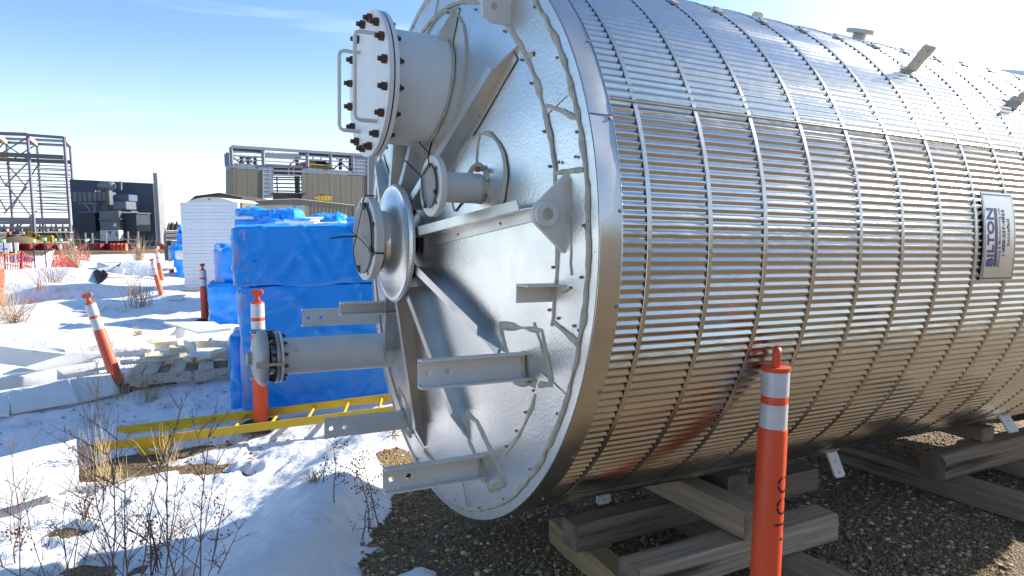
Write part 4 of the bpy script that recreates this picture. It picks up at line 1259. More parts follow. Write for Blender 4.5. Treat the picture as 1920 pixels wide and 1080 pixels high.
delineator((p.x, p.y, p.z - 0.02), 0.80, None, 'short orange post partly hidden beside the far blue bundles', 'T', 0.060, base=False)

# ------------------------------------------------------------------ yellow ladder on the snow
LA, LB = hit(172, 846, 0.075), hit(728, 776, 0.075)
ld = (LB - LA); ld.z = 0; ld.normalize()
lz0 = LA.z + 0.025; lsl = (LB.z - LA.z) / math.hypot(LB.x - LA.x, LB.y - LA.y)
lw = Vector((-ld.y, ld.x, 0))
LLEN = 3.6
lad = thing('yellow_ladder', 'yellow steel ladder section lying on the snow beside the blue bundles', 'ladder', (LA.x, LA.y, lz0), frame_of(ld))
def lq(s, w_, z=0): return Vector((LA.x, LA.y, lz0)) + ld * s + lw * w_ + Vector((0, 0, z + s * lsl))
LW = 0.46
for side, w0 in (('near', 0.0), ('far', LW)):
    b = MB()
    a0 = 0.0
    pts = [lq(a0, w0, -0.034), lq(0.34, w0, -0.034), lq(0.36, w0, -0.112), lq(0.58, w0, -0.112), lq(0.62, w0, -0.034), lq(LLEN, w0, -0.034), lq(LLEN, w0, 0.034), lq(a0, w0, 0.034)]
    b.prism(pts, lw * 0.011)
    rl = b.build('rail', M['ladder'], lad)
    c = lq(0.47, w0, -0.075)
    sl_ = MB()
    sl_.prism([c + ld * (0.045 * math.cos(2 * pi * k / 16)) + Vector((0, 0, 0.013 * math.sin(2 * pi * k / 16))) - lw * 0.001 for k in range(16)], lw * 0.013)
    sl_.build('slot', M['foamdirty'], rl)
    if side == 'near': lad_near = rl
for k in range(11):
    s_ = 0.78 + 0.295 * k
    if s_ < LLEN:
        MB().path([lq(s_, 0.006), lq(s_, LW)], 0.0125, 10).build('rung', M['ladder'], lad, smooth=50)

# ------------------------------------------------------------------ wooden pallet with foam scraps
pc_ = hit(345, 706, 0.0)
pa = rad(31)
pu, pv = Vector((math.cos(pa), math.sin(pa), 0)), Vector((-math.sin(pa), math.cos(pa), 0))
_pa, _pb = hit(246, 744), hit(455, 712)
pa = math.atan2(_pb.y - _pa.y, _pb.x - _pa.x)
pu, pv = Vector((math.cos(pa), math.sin(pa), 0)), Vector((-math.sin(pa), math.cos(pa), 0))
PO = Vector((_pa.x, _pa.y, max(_pa.z, _pb.z) + 0.03))
pal = thing('wooden_pallet', 'weathered wooden pallet half covered with broken foam on the snow', 'pallet', PO, rotz(pa))
def pq(u, v, z): return PO + pu * u + pv * v + Vector((0, 0, z))
PLN, PDP = 1.25, 0.95
for v in (0.02, PDP / 2, PDP - 0.02):
    MB().box(pq(PLN / 2, v, 0.055), (PLN / 2, 0.022, 0.048), rotz(pa)).build('stringer', M['palletwood'], pal)
us = [0.055, 0.175, 0.42, 0.67, 0.94, 1.07, 1.19]
for k, u in enumerate(us):
    w_ = (0.052, 0.060, 0.065, 0.070, 0.055, 0.052, 0.050)[k]
    MB().box(pq(u, PDP / 2 + random.uniform(-0.012, 0.012), 0.114 + 0.002 * (k % 2)), (w_, PDP / 2 + 0.02, 0.010), rotz(pa + random.uniform(-0.03, 0.03))).build('deck_board', M['palletwood'], pal)
for k, u in enumerate((0.09, 0.62, 1.16)):
    MB().box(pq(u, PDP / 2, -0.003), (0.05, PDP / 2, 0.009), rotz(pa)).build('bottom_board', M['palletwood'], pal)

# ------------------------------------------------------------------ foam sheets and scraps
def foam_sheet(px, lifts, th, label, m='foamdirty', group='foam sheets lying about on the snow', name='foam_sheet'):
    """px: four picture points of the upper face (near-left, near-right, far-right, far-left); lifts: heights over the snow"""
    P = [hit(x, y, l) for (x, y), l in zip(px, lifts)]
    c = sum(P, Vector()) / 4
    th *= 0.62
    t = MB()
    n = (P[1] - P[0]).cross(P[3] - P[0]).normalized()
    if n.z < 0: n = -n
    # subdivided, slightly sagging slab with rough edges
    N = 6
    def surf(off):
        G = []
        for i in range(N + 1):
            row = []
            for j in range(N + 1):
                u, v = i / N, j / N
                q = P[0] * (1 - u) * (1 - v) + P[1] * u * (1 - v) + P[2] * u * v + P[3] * (1 - u) * v
                e = 0.010 * mn.noise(q * 1.7) + (0.006 * mn.noise(q * 9) if i in (0, N) or j in (0, N) else 0)
                row.append(q + n * (e - off) + (P[1] - P[0]).normalized() * (0.02 * mn.noise(q * 5) if i in (0, N) else 0))
            G.append(row)
        return G
    A, B = surf(0), surf(th)
    t.grid(A); t.grid([list(reversed(r_)) for r_ in B])
    def edge(a, b): t.grid([a, b])
    edge([r_[0] for r_ in A], [r_[0] for r_ in B]); edge([r_[-1] for r_ in A], [r_[-1] for r_ in B]); edge(A[0], B[0]); edge(A[-1], B[-1])
    o = MB(); o.v = [tuple(Vector(v) - c) for v in t.v]; o.f = t.f
    ob = o.build(name, M[m], None)
    ob.location = c
    return tag(ob, label, 'foam sheet', group)
SH = [
 ([(-60, 965), (147, 903), (141, 824), (-60, 872)], (.10, .12, .26, .24), .05, 'thick pale foam slab at the left edge behind the bare twigs'),
 ([(20, 772), (148, 750), (126, 711), (16, 738)], (.05, .06, .17, .16), .045, 'foam sheet crossed by thin shadow stripes, left of the pallet'),
 ([(148, 752), (224, 735), (207, 698), (128, 712)], (.04, .05, .14, .15), .04, 'square foam sheet between the striped sheet and the leaning post'),
 ([(-20, 733), (108, 712), (105, 690), (-20, 716)], (.05, .06, .16, .16), .03, 'narrow foam sheet above the striped one at the left edge'),
 ([(-60, 672), (50, 686), (128, 662), (-40, 642)], (.16, .10, .22, .34), .05, 'large blue shaded foam sheet with pointed corner at the left edge'),
 ([(4, 700), (112, 690), (196, 664), (118, 660)], (.06, .08, .16, .16), .04, 'long foam sheet under the pointed shaded sheet'),
 ([(118, 702), (206, 690), (212, 668), (104, 690)], (.05, .06, .10, .10), .03, 'pale foam sheet just left of the leaning orange post'),
 ([(130, 668), (246, 640), (240, 630), (128, 655)], (.06, .08, .16, .16), .03, 'thin foam strip behind the leaning orange post'),
 ([(220, 658), (296, 652), (332, 612), (212, 640)], (.06, .08, .20, .18), .04, 'shaded foam sheet right of the leaning post, behind the pallet'),
 ([(300, 646), (366, 625), (362, 618), (330, 614)], (.06, .08, .13, .18), .035, 'small wedge of foam between two shaded sheets'),
 ([(371, 622), (432, 616), (400, 603), (306, 604)], (.22, .24, .25, .20), .04, 'flat blue shaded foam sheet before the upright orange post'),
 ([(300, 559), (337, 561), (349, 552), (306, 549)], (.06, .06, .10, .10), .05, 'small foam sheet at the foot of the tall foam stack'),
 ([(138, 582), (188, 583), (197, 572), (150, 573)], (.04, .04, .08, .08), .04, 'lone foam sheet in the shaded snow hollow'),
 ([(-30, 777), (16, 777), (15, 742), (-30, 745)], (.04, .04, .12, .12), .04, 'foam sheet corner at the left edge beside the striped sheet'),
 ([(70, 664), (126, 668), (120, 655), (62, 648)], (.08, .08, .12, .12), .03, 'sunlit foam strip at the rim of the snow bank'),
]
for px, lf, th, lb in SH:
    foam_sheet(px, lf, th, lb)
def scrap(x, y, sz, rot, lift, label, m='yellowfoam', name='foam_scrap', group='foam scraps on the pallet'):
    p = hit(x, y, 0.14)
    vs_, fs_ = softbox((0, 0, 0), sz, Matrix.Rotation(rot[2], 3, 'Z') @ Matrix.Rotation(rot[0], 3, 'X') @ Matrix.Rotation(rot[1], 3, 'Y'), r=min(sz) * 0.35, div=(5, 4, 3), amp=0.03 * max(sz) * 3, seed=x, freq=6)
    o = MB().add(vs_, fs_).build(name, M[m], None)
    o.location = p + Vector((0, 0, lift))
    return tag(o, label, 'foam scrap', group)
scrap(284, 679, (.27, .10, .022), (0.1, 0, 0.45), .05, 'long foam plank along the left edge of the pallet', 'foam')
scrap(277, 671, (.06, .075, .05), (0.3, 0.2, 0.3), .09, 'small upright foam block at the left of the pallet', 'foamdirty')
scrap(305, 664, (.15, .08, .035), (0.25, -0.05, 0.55), .13, 'sunlit foam wedge beside the upright block on the pallet')
scrap(302, 677, (.15, .09, .018), (0.1, 0, 0.5), .07, 'thin yellowish foam slab under the sunlit wedge', 'yellowfoam')
scrap(336, 668, (.09, .05, .03), (0.1, 0.1, 0.4), .08, 'rounded foam lump in the middle of the pallet')
scrap(359, 670, (.075, .02, .085), (0.4, 0.2, -0.5), .10, 'bent white foam flake standing on the pallet', 'foam')
scrap(381, 662, (.16, .06, .045), (0.1, 0.05, 0.35), .11, 'curved foam piece at the back of the pallet')
scrap(385, 676, (.14, .07, .025), (0.0, 0.1, 0.3), .06, 'flat white foam scrap on the pallet slats', 'foam')
scrap(422, 660, (.12, .08, .05), (0.3, 0.1, 0.2), .12, 'crumpled white wrapping at the right end of the pallet', 'foam')
scrap(412, 674, (.10, .05, .03), (0.2, -0.2, 0.6), .07, 'ragged yellow foam shard near the blue wrapped bundle')
scrap(430, 649, (.06, .03, .02), (0.3, 0.2, 0.8), .12, 'tan foam crumb at the far corner of the pallet', 'cardboard')
scrap(357, 682, (.06, .04, .02), (0.2, 0.2, -0.4), .05, 'small foam crumb between two pallet slats')

# ------------------------------------------------------------------ wrapped blue bundles
def bundle(c, h, ang, label, seed, m='film', amp=0.012, ridge=0.0, r=0.03, div=(22, 12, 12), end=True, group='bundles wrapped in blue film', freq=3.0, name='wrapped_bundle', straps=(), crease=0.0):
    t = thing(name, label, 'bundle', (c[0], c[1], c[2] - h[2]), rotz(ang), group)
    R = rotz(ang)
    vs_, fs_ = softbox(c, h, R, r, div, amp, seed, ridge, freq, crease=crease)
    MB().add(vs_, fs_).build('blue_wrap', M[m], t, smooth=40 if m == 'film' else 28)
    if end:
        # loose film gathered over the end
        vs_, fs_ = softbox(Vector(c) + R @ Vector((-h[0] + 0.05, 0, -0.01)), (0.075, h[1] * 0.99, h[2] * 0.985), R, 0.03, (5, 26, 26), 0.006, seed + 5, 0.012, 5.0)
        MB().add(vs_, fs_).build('end_film', M['film_sheen'], t, smooth=80)
    for z in straps:
        P_ = []
        for k in range(41):
            u = k / 40 * 4
            sgm = int(min(u, 3.999)); f_ = u - sgm
            cor = [(-1, -1), (1, -1), (1, 1), (-1, 1), (-1, -1)]
            x0, y0 = cor[sgm]; x1, y1 = cor[sgm + 1]
            P_.append(Vector(c) + R @ Vector(((x0 + (x1 - x0) * f_) * (h[0] + 0.05), (y0 + (y1 - y0) * f_) * (h[1] + 0.03), z)))
        MB().path(P_, 0.004, 4).build('twine', M['zip'], t)
    return t
BA = rad(15)
bu, bv = Vector((math.cos(BA), math.sin(BA), 0)), Vector((-math.sin(BA), math.cos(BA), 0))
BC = Vector((-2.27, 6.22, 0))       # near left corner of the front stack
zb = hz(-2.2, 6.4) - 0.04
sk = 0.16
def bpos(u, v, z): return BC + bu * (u - v * 0.22) + bv * v + Vector((0, 0, z))
bundle(bpos(1.25, 0.72, (zb + 1.215) / 2), (1.27, 0.70, (1.215 - zb) / 2), BA, 'lower of the two big blue wrapped bundles beside the tank', 3, amp=0.007, ridge=0.0, r=0.022, div=(100, 34, 50), freq=2.4, crease=0.016)
ub = bundle(bpos(1.22, 0.72, 1.49), (1.27, 0.70, 0.272), BA, 'upper of the two big blue wrapped bundles beside the tank', 4, amp=0.008, ridge=0.0, r=0.022, div=(100, 34, 30), freq=2.2, crease=0.016)
vs_, fs_ = softbox(bpos(-0.06, 0.25, 1.60), (0.012, 0.10, 0.075), rotz(BA), 0.008, (3, 5, 5), 0.012, 9, 0, 8)
MB().add(vs_, fs_).build('torn_patch', M['cardboard'], ub)
P_ = [bpos(-0.09, 1.3, 1.49), bpos(-0.075, 0.7, 1.485), bpos(-0.075, 0.1, 1.465), bpos(-0.03, 0.0, 1.45)]
MB().path(P_, 0.004, 5).build('twine', M['zip'], ub)
# dangling wrap at the foot of the front stack
vs_, fs_ = softbox(bpos(-0.16, 0.45, 0.40), (0.05, 0.30, 0.34), rotz(BA), 0.03, (5, 10, 12), 0.03, 12, 0.02, 4)
MB().add(vs_, fs_).build('loose_flap', M['film2'], next(o for o in bpy.data.objects if o.name == 'wrapped_bundle'), smooth=80)
b2 = rad(15)
zz = hz(-4.4, 11.6) - 0.05
bundle((-4.42, 11.75, (zz + 0.86) / 2), (0.62, 0.75, (0.86 - zz) / 2), b2, 'crumpled low blue bundle behind the big front stack', 13, m='film2', amp=0.05, ridge=0.03, r=0.10, div=(16, 16, 14), end=False)
bundle((-4.32, 11.85, 1.14), (0.60, 0.72, 0.28), b2, 'crumpled blue bundle lying on the low one behind the front stack', 14, m='film2', amp=0.05, ridge=0.03, r=0.10, div=(16, 16, 12), end=True)
bundle((-4.75, 11.55, 1.26), (0.14, 0.16, 0.20), b2 + 0.4, 'small pointed blue wrap sticking out left of the bundles', 15, m='film2', amp=0.04, ridge=0.03, r=0.05, div=(8, 8, 8), end=False)
# far row of the yard
Yf = 14.5
def far_at(x, y, Y=Yf): return at(x, y, Y)
def far_bundle(x0, x1, y0, y1, Y, dep, label, seed, m='film', amp=0.02, ridge=0.02, base=None):
    a, b = at(x0, y0, Y), at(x1, y1, Y)
    z1 = a.z; z0 = b.z if base is None else base
    return bundle(((a.x + b.x) / 2, Y + dep / 2, (z0 + z1) / 2), ((b.x - a.x) / 2, dep / 2, (z1 - z0) / 2), rad(3), label, seed, m=m, amp=amp, ridge=ridge, r=0.05, div=(18, 8, 8), end=False)
far_bundle(436, 545, 411, 470, 14.5, 1.2, 'dark shaded blue bundle in the second row, under a white board', 21, base=0.1)
far_bundle(548, 640, 420, 470, 14.4, 1.2, 'blue bundle in the second row left of the capped nozzle', 22, base=0.1)
far_bundle(640, 760, 424, 470, 14.6, 1.2, 'blue bundle in the second row right behind the capped nozzle', 23, base=0.1)
far_bundle(440, 484, 393, 405, 15.2, 0.9, 'short bright blue roll at the left of the second row', 24, m='film2', amp=0.05, ridge=0.04)
far_bundle(468, 549, 395, 412, 14.4, 0.8, 'long bright blue roll with gathered end on the second row', 25, m='film2', amp=0.05, ridge=0.04)
far_bundle(500, 580, 414, 424, 13.8, 0.7, 'blue wrap half covering a white board', 26, m='film2', amp=0.03, ridge=0.04)
far_bundle(576, 636, 404, 411, 16.2, 0.8, 'flat blue wrap behind the white boards', 27, m='film2', amp=0.05, ridge=0.04)
far_bundle(608, 634, 407, 419, 14.2, 0.6, 'crumpled knot of blue wrap between two white boards', 28, m='film2', amp=0.06, ridge=0.05)
far_bundle(630, 700, 411, 418, 14.8, 0.7, 'low blue wrap next to the capped nozzle', 29, m='film2', amp=0.04, ridge=0.03)
def white_board(x0, x1, y0, y1, Y, dep, label, tilt=0.0):
    a, b = at(x0, y0, Y), at(x1, y1, Y)
    o = MB().box((0, 0, 0), ((b.x - a.x) / 2, dep / 2, (a.z - b.z) / 2), rotz(rad(3)) @ Matrix.Rotation(tilt, 3, 'X')).build('foam_board', M['foam'], None)
    o.location = ((a.x + b.x) / 2, Y + dep / 2, (a.z + b.z) / 2)
    bevel_mesh(o, 0.012)
    tag(o, label, 'foam board', 'white boards on the far bundles')
white_board(430, 472, 406, 411, 14.3, 0.9, 'white board end under the short blue roll')
white_board(514, 588, 413, 420, 13.7, 0.8, 'white board draped with blue wrap on the second row', 0.06)
white_board(556, 616, 408, 415, 14.9, 0.8, 'upper white board right of the long blue roll', 0.05)
white_board(578, 636, 416, 422, 13.9, 0.7, 'lower white board right of the long blue roll', 0.05)
white_board(632, 700, 418, 423, 14.1, 0.7, 'white board reaching behind the capped nozzle', 0.05)
# bundles left of the white stack
zl = hz(-9.3, 20.0)
far_bundle(326, 352, 468, 520, 20.4, 0.9, 'shaded lower blue bundle left of the tall foam stack', 31, m='film2', amp=0.08, ridge=0.04, base=0.0)
far_bundle(318, 350, 461, 500, 20.2, 0.8, 'bulging blue bundle left of the tall foam stack', 32, m='film2', amp=0.08, ridge=0.04)
far_bundle(329, 352, 436, 462, 20.5, 0.8, 'upper blue bundle left of the tall foam stack', 33, m='film2', amp=0.05, ridge=0.03)
far_bundle(333, 350, 424, 434, 20.6, 0.5, 'little knot of blue wrap on top of the left bundles', 34, m='film2', amp=0.08, ridge=0.05)
far_bundle(326, 352, 470, 487, 20.0, 0.3, 'pale foam end poking from the bulging blue bundle', 35, m='foamdirty', amp=0.03, ridge=0.0)

# tall stack of white boards
Ys = 17.7
s0, s1 = at(345, 557, Ys), at(441, 557, Ys)
zt_ = at(395, 379, Ys).z
zs = hz((s0.x + s1.x) / 2, Ys) - 0.03
ST = Vector(((s0.x + s1.x) / 2, Ys + 0.4, zs))
SA = rad(18)
stk = thing('foam_board_bundle', 'tall square stack of white foam boards standing on the snow', 'foam stack', ST, rotz(SA))
NB = 25
hb_ = (zt_ - zs) / NB
hw_ = (s1.x - s0.x) / 2
bb_ = MB()
bb_.box((0, 0, 0), (hw_, 0.42, hb_ / 2 - 0.0018))
bbm = bb_.mesh('foam_board', M['foam'])
for k in range(NB):
    inst('foam_board', bbm, stk, Matrix.Translation((random.uniform(-0.008, 0.008), random.uniform(-0.008, 0.008), hb_ * (k + 0.5))) @ Matrix.Rotation(random.uniform(-0.004, 0.004), 4, 'Z'))
vs_, fs_ = softbox((-hw_ - 0.012, 0.0, (zt_ - zs) / 2 + 0.0), (0.022, 0.42, (zt_ - zs) / 2 - 0.02), Matrix.Identity(3), 0.015, (3, 8, 26), 0.012, 3, 0.01, 3)
MB().add(vs_, fs_).build('clear_film', M['foam'], stk, smooth=80, local=True)

# ------------------------------------------------------------------ steel frame, far left
YA, YB = 66.0, 72.0
fr = thing('building_skeleton', 'tall bare steel building frame with many horizontal girts at the far left', 'building frame', at(51, 455, YA), None)
_unit = {}
def member(name, p0, p1, w, h, m, parent):
    """shares one unit bar between members of one material"""
    if m not in _unit:
        _unit[m] = MB().box((0, 0, 0), (0.5, 0.5, 0.5)).mesh('bar', M[m])
    d = p1 - p0; L = d.length
    Rm = frame_of(d) if abs(d.normalized().z) < 0.97 else Matrix(((1, 0, 0), (0, 0, 1), (0, 1, 0))).transposed()
    o = bpy.data.objects.new(name, _unit[m])
    o.matrix_basis = BASE[parent.name].inverted() @ Matrix.Translation((p0 + p1) / 2) @ Rm.to_4x4() @ Matrix.Diagonal((w, L, h, 1))
    return link(o, parent)
def colm(x, y0, Y, w=0.42):
    a = at(x, y0, Y); member('column', Vector((a.x, Y, -0.1)), a, w, w, 'steel', fr)
    return a
for x, y in ((-70, 243), (51, 250), (120, 257)):
    colm(x, y, YA, 0.19)
for x, y in ((-48, 256), (12, 264), (69, 265), (131, 270)):
    colm(x, y, YB, 0.17)
def mem(name, x0, y0, Y0, x1, y1, Y1, w, h, m): return member(name, at(x0, y0, Y0), at(x1, y1, Y1), w, h, m, fr)
mem('eave_beam', -70, 248, YA, 51, 252, YA, .25, .3, 'steel'); mem('eave_beam', 51, 253, YA, 120, 258, YA, .25, .25, 'steel')
mem('roof_purlin', -48, 258, YB, 69, 262, YB, .25, .25, 'girt'); mem('roof_purlin', 69, 262, YB, 128, 265, YB, .25, .25, 'girt')
mem('roof_purlin', -48, 264, YB, 131, 273, YB, .22, .25, 'girt')
for x0, y0, x1, y1 in ((52, 257, 69, 271), (121, 261, 131, 272), (-4, 255, 12, 268)):
    mem('rafter', x0, y0, YA, x1, y1, YB, .3, .45, 'gusset')
mem('crane_beam', -70, 286, YA, 118, 295, YA, .4, .40, 'beam')
mem('crane_beam', -48, 297, YB, 131, 304, YB, .4, .38, 'beam')
ys = [312, 320, 327, 333, 340, 346, 352, 358, 364, 370, 376, 381, 387, 392, 398]
for k, y in enumerate(ys):
    f_ = (y - 312) / 90
    mem('wall_girt', -48, y - 6 * (1 - f_), YB, 133 - (k % 3), y, YB, .06, .09, 'girt')
for k in range(8):
    y = 318 + 11 * k
    mem('wall_girt', 69, y - 3, YB + 8, 131, y, YB + 8, .08, .11, 'girt')
mem('floor_beam', -48, 411, YB, 131, 413, YB, .3, .45, 'girt'); mem('floor_beam', -48, 418, YB, 131, 418.5, YB, .2, .25, 'girt'); mem('floor_beam', -48, 427, YB, 131, 427, YB, .2, .25, 'girt')
for x0, y0, x1, y1, Y in ((12, 272, 51, 298, YA), (-20, 300, 12, 262, YB), (51, 258, 2, 288, YA), (69, 270, 28, 296, YB), (51, 306, 12, 345, YA), (12, 306, 51, 352, YB), (51, 350, 8, 400, YA), (69, 312, 20, 395, YB), (69, 395, 30, 430, YB), (12, 345, 69, 420, YB), (0, 330, 12, 350, YB), (-8, 360, 12, 395, YB), (131, 330, 131, 330.5, YB)):
    mem('cross_brace', x0, y0, Y, x1, y1, Y, .10, .10, 'steel')
tr_ = thing('roof_trolley', 'yellow crane trolley on the beams of the far steel frame', 'crane trolley', at(0, 292, 69))
MB().hexa([at(-30, 292, 68), at(13, 292, 68), at(13, 292, 70), at(-30, 292, 70)], [at(-30, 283, 68), at(9, 287, 68), at(9, 287, 70), at(-30, 283, 70)]).build('trolley_body', M['yellowm'], tr_)
MB().hexa([at(-30, 297, 69), at(14, 297, 69), at(14, 297, 70), at(-30, 297, 70)], [at(-30, 292.6, 69), at(14, 292.6, 69), at(14, 292.6, 70), at(-30, 292.6, 70)]).build('trolley_frame', M['yellowfoam'], tr_)

# ------------------------------------------------------------------ fire wall and transformer
FW = thing('fire_wall', 'dark concrete fire wall standing behind the grey transformer', 'wall', gz(205, 462))
def wallpts(x0, yt0, x1, yt1, Y0, Y1, th, mb_, zb=-0.1, zt=None):
    a, b = at(x0, yt0, Y0), at(x1, yt1, Y1)
    n = (b - a); n = Vector((-n.y, n.x, 0)).normalized() * th
    A0, B0 = Vector((a.x, a.y, zb)), Vector((b.x, b.y, zb))
    mb_.hexa([A0, B0, B0 + n, A0 + n], [a, b, b + n, a + n])
    return mb_
N_ = 3
for k, (xa, xb) in enumerate(((130.2, 225.8), (226.2, 286.5))):
    y_ = lambda x: 336 + (x - 130) * 8.0 / 157
    wallpts(xa, y_(xa), xb, y_(xb), 62 + 0.01 * (xa - 130), 62 + 0.01 * (xb - 130), 0.45, MB()).build('wall_panel', M['firewall'], FW)
wallpts(286.5, 324, 294, 324.6, 57, 57, 0.9, MB()).build('wing_wall', M['concrete'], FW)
wallpts(268, 462, 294, 462, 56.5, 56.5, 0.9, MB(), zb=-0.2).build('footing', M['concrete'], FW)
TFm = thing('power_transformer', 'grey power transformer with ducts and dark radiators before the fire wall', 'transformer', gz(205, 460))
def pxbox(name, x0, y0, x1, y1, Y, dep, m, parent, bev=0):
    a, b = at(x0, y0, Y), at(x1, y1, Y)
    o = MB().box(((a.x + b.x) / 2, Y + dep / 2, (a.z + b.z) / 2), ((b.x - a.x) / 2, dep / 2, (a.z - b.z) / 2)).build(name, M[m], parent)
    if bev: bevel_mesh(o, bev)
    return o
pxbox('main_tank', 185, 395, 225, 436, 57.5, 3, 'trgrey', TFm, .05)
pxbox('tank_rim', 184, 410, 226, 412, 57.3, 3.3, 'trgrey', TFm)
pxbox('radiator', 149, 400, 180, 434, 58, 2.2, 'trdark', TFm)
pxbox('radiator', 229, 401, 257, 434, 58, 2.2, 'trdark', TFm)
pxbox('radiator_header', 148, 397.3, 182, 399, 57.9, 2.2, 'trblue', TFm)
pxbox('radiator_header', 225, 399, 257, 400.4, 57.9, 2.2, 'trblue', TFm)
bd_ = pxbox('bus_duct', 136, 360, 198, 377.5, 58.3, 1.6, 'trgrey', TFm, .02)
for x in (145, 153, 162, 172, 181, 190):
    pxbox('duct_joint', x, 359.6, x + 0.7, 378, 58.25, 1.7, 'trdark', bd_)
pxbox('upper_duct', 205, 365, 242, 377.5, 59.5, 1.4, 'trblue', TFm, .05)
pxbox('terminal_box', 211, 378, 237, 393, 58, 1.6, 'trgrey', TFm, .05)
pxbox('riser', 198, 357, 206, 384, 58.4, .5, 'trgrey', TFm)
pxbox('control_cabinet', 187, 432, 223.5, 452, 56.8, .7, 'trwhite', TFm, .03)
pxbox('cabinet_vent', 216, 434, 222.5, 443, 56.77, .1, 'concrete', TFm)
pxbox('cabinet_mark', 204, 433, 208, 439, 56.77, .1, 'trblue', TFm)
pxbox('nameplate', 212.5, 419, 218.5, 425, 57.4, .1, 'trwhite', TFm)
pxbox('base_frame', 183, 452, 258, 455, 57.5, 3, 'trdark', TFm)
pxbox('side_brace', 140, 384, 142, 386, 58.5, .3, 'trgrey', TFm)
def lath(name, x, y0, y1, wpx, Y, m, parent):
    a, b = at(x, y0, Y), at(x, y1, Y); r = wpx / 2 / FPX * Y
    return MB().lathe([(0, 0.001), (0, r), (a.z - b.z, r), (a.z - b.z, 0.001)], Vector((b.x, Y + 0.8, b.z)), (0, 0, 1), 20).build(name, M[m], parent, smooth=40)
lath('bushing', 145, 377, 384, 15, 58.2, 'trgrey', TFm); lath('bushing', 189, 377, 392, 14, 58.2, 'trgrey', TFm); lath('bushing', 190, 388, 397, 10, 58.2, 'trgrey', TFm)
a, b = at(191, 348, 59), at(209, 349, 57.8)
MB().lathe([(0, 0.001), (0, 0.36), ((b - a).length, 0.36), ((b - a).length + .12, 0.2), ((b - a).length + .13, 0.001)], a, b - a, 24).build('conservator', M['trgrey'], TFm, smooth=40)
for (x0, y0, x1, y1) in ((155, 381, 182, 381), (160, 382, 171, 396), (178, 380, 178, 397), (226.5, 340, 226.5, 356), (205, 396, 205, 414)):
    MB().bar(at(x0, y0, 58.1), at(x1, y1, 58.1), .16).build('pipe_support', M['trgrey'], TFm)
for x in (168, 176, 173):
    lath('relief_valve', x, 356, 360, 2.4, 58.2, 'trwhite', TFm)
# guard rail before the transformer
gr = thing('guard_rail', 'thin galvanised guard rail in front of the transformer', 'guard rail', gz(220, 463))
for x in (160, 173, 199, 240, 259):
    MB().bar(at(x, 434 if x > 200 else 437, 54.5), Vector((at(x, 450, 54.5).x, 54.5, 0)), .09).build('rail_post', M['galv'], gr)
for y in (449, 457):
    MB().bar(at(140, y, 54.5), at(259, y, 54.5), .06).build('rail', M['galv'], gr)

# ------------------------------------------------------------------ mill building with open bay
MBd = thing('mill_building', 'tall half clad building with beige and blue grey walls, open top floor and open bay', 'building', at(560, 430, 115))
WA = at(434, 420, 106); WB = at(690, 420, 120)
wd = (WB - WA); wd.z = 0; wd.normalize(); wnrm = Vector((wd.y, -wd.x, 0))
if wnrm.y > 0: wnrm = -wnrm                                   # towards the camera
def wp(x, y, off=0.0): return onplane(x, y, WA + wnrm * off, wnrm)
def wall(name, poly, m, off=0.0, th=0.3, parent=MBd):
    """poly: picture corners on the front plane"""
    o = MB().prism([wp(x, y, off) for x, y in poly], -wnrm * th).build(name, M[m], parent)
    return o
def clad(poly, m, nseam, off, nm='cladding'):
    """row of vertical sheets between left and right edge; poly = TL, TR, BR, BL"""
    (x0, yt0), (x1, yt1), (x2, yb1), (x3, yb0) = poly
    for k in range(nseam):
        u0, u1 = k / nseam + 0.0012, (k + 1) / nseam - 0.0012
        L_ = lambda u: (x0 + (x1 - x0) * u, yt0 + (yt1 - yt0) * u)
        B_ = lambda u: (x3 + (x2 - x3) * u, yb0 + (yb1 - yb0) * u)
        wall(nm, [L_(u0), L_(u1), B_(u1), B_(u0)], m, off + 0.012 * (k % 2), 0.3)
clad([(434, 315), (493, 318.5), (493, 420), (434, 420)], 'beige', 6, 0.0, 'beige_panel')
clad([(566, 323.5), (690, 330), (690, 420), (566, 420)], 'beige', 12, 0.0, 'beige_panel')
clad([(434, 305), (493, 309.5), (493, 318), (434, 314.5)], 'bluegrey', 6, 0.05, 'grey_panel')
clad([(566, 314), (661, 321), (661, 328), (566, 323)], 'bluegrey', 10, 0.05, 'grey_panel')
clad([(493.3, 309.5), (512.5, 311), (512.5, 371), (493.3, 372)], 'bluegrey', 2, 0.05, 'grey_panel')
clad([(661.3, 290), (690, 292), (690, 329.5), (661.3, 328)], 'bluegrey', 4, 0.05, 'grey_panel')
for y in (318, 326, 333.5, 341, 349, 357, 365):
    wall('edge_trim', [(494, y), (508, y), (508, y + 0.6), (494, y + 0.6)], 'whitetrim', 0.12, 0.06)
for y in (300, 307, 314, 321):
    wall('edge_trim', [(661.5, y), (689.5, y + 1.2), (689.5, y + 1.7), (661.5, y + 0.5)], 'whitetrim', 0.12, 0.06)
wall('corner_trim', [(689.6, 291.5), (690.6, 291.5), (690.6, 420), (689.6, 420)], 'whitetrim', 0.15, 0.3)
wall('corner_trim', [(492.8, 318), (493.5, 318), (493.5, 372), (492.8, 372)], 'whitetrim', 0.15, 0.1)
# left return wall
RA = wp(434, 305); 
def rp(x, y): return onplane(x, y, WA, wd)
lw_ = MB()
A_ = [wp(434, 305), wp(434, 420)]
back = 9.0
def ret(y0, y1, m, nm, d0=0.0, d1=1.0):
    t0, b0 = wp(434, y0), wp(434, y1)
    dirb = (at(423, 340, 112) - wp(434, 340)); dirb.z = 0
    P0 = [t0 + dirb * d0, t0 + dirb * d1, b0 + dirb * d1, b0 + dirb * d0]
    MB().prism(P0, wd * 0.3).build(nm, M[m], MBd)
ret(305, 314.5, 'bluegrey', 'return_panel'); ret(315, 420, 'beige', 'return_panel')
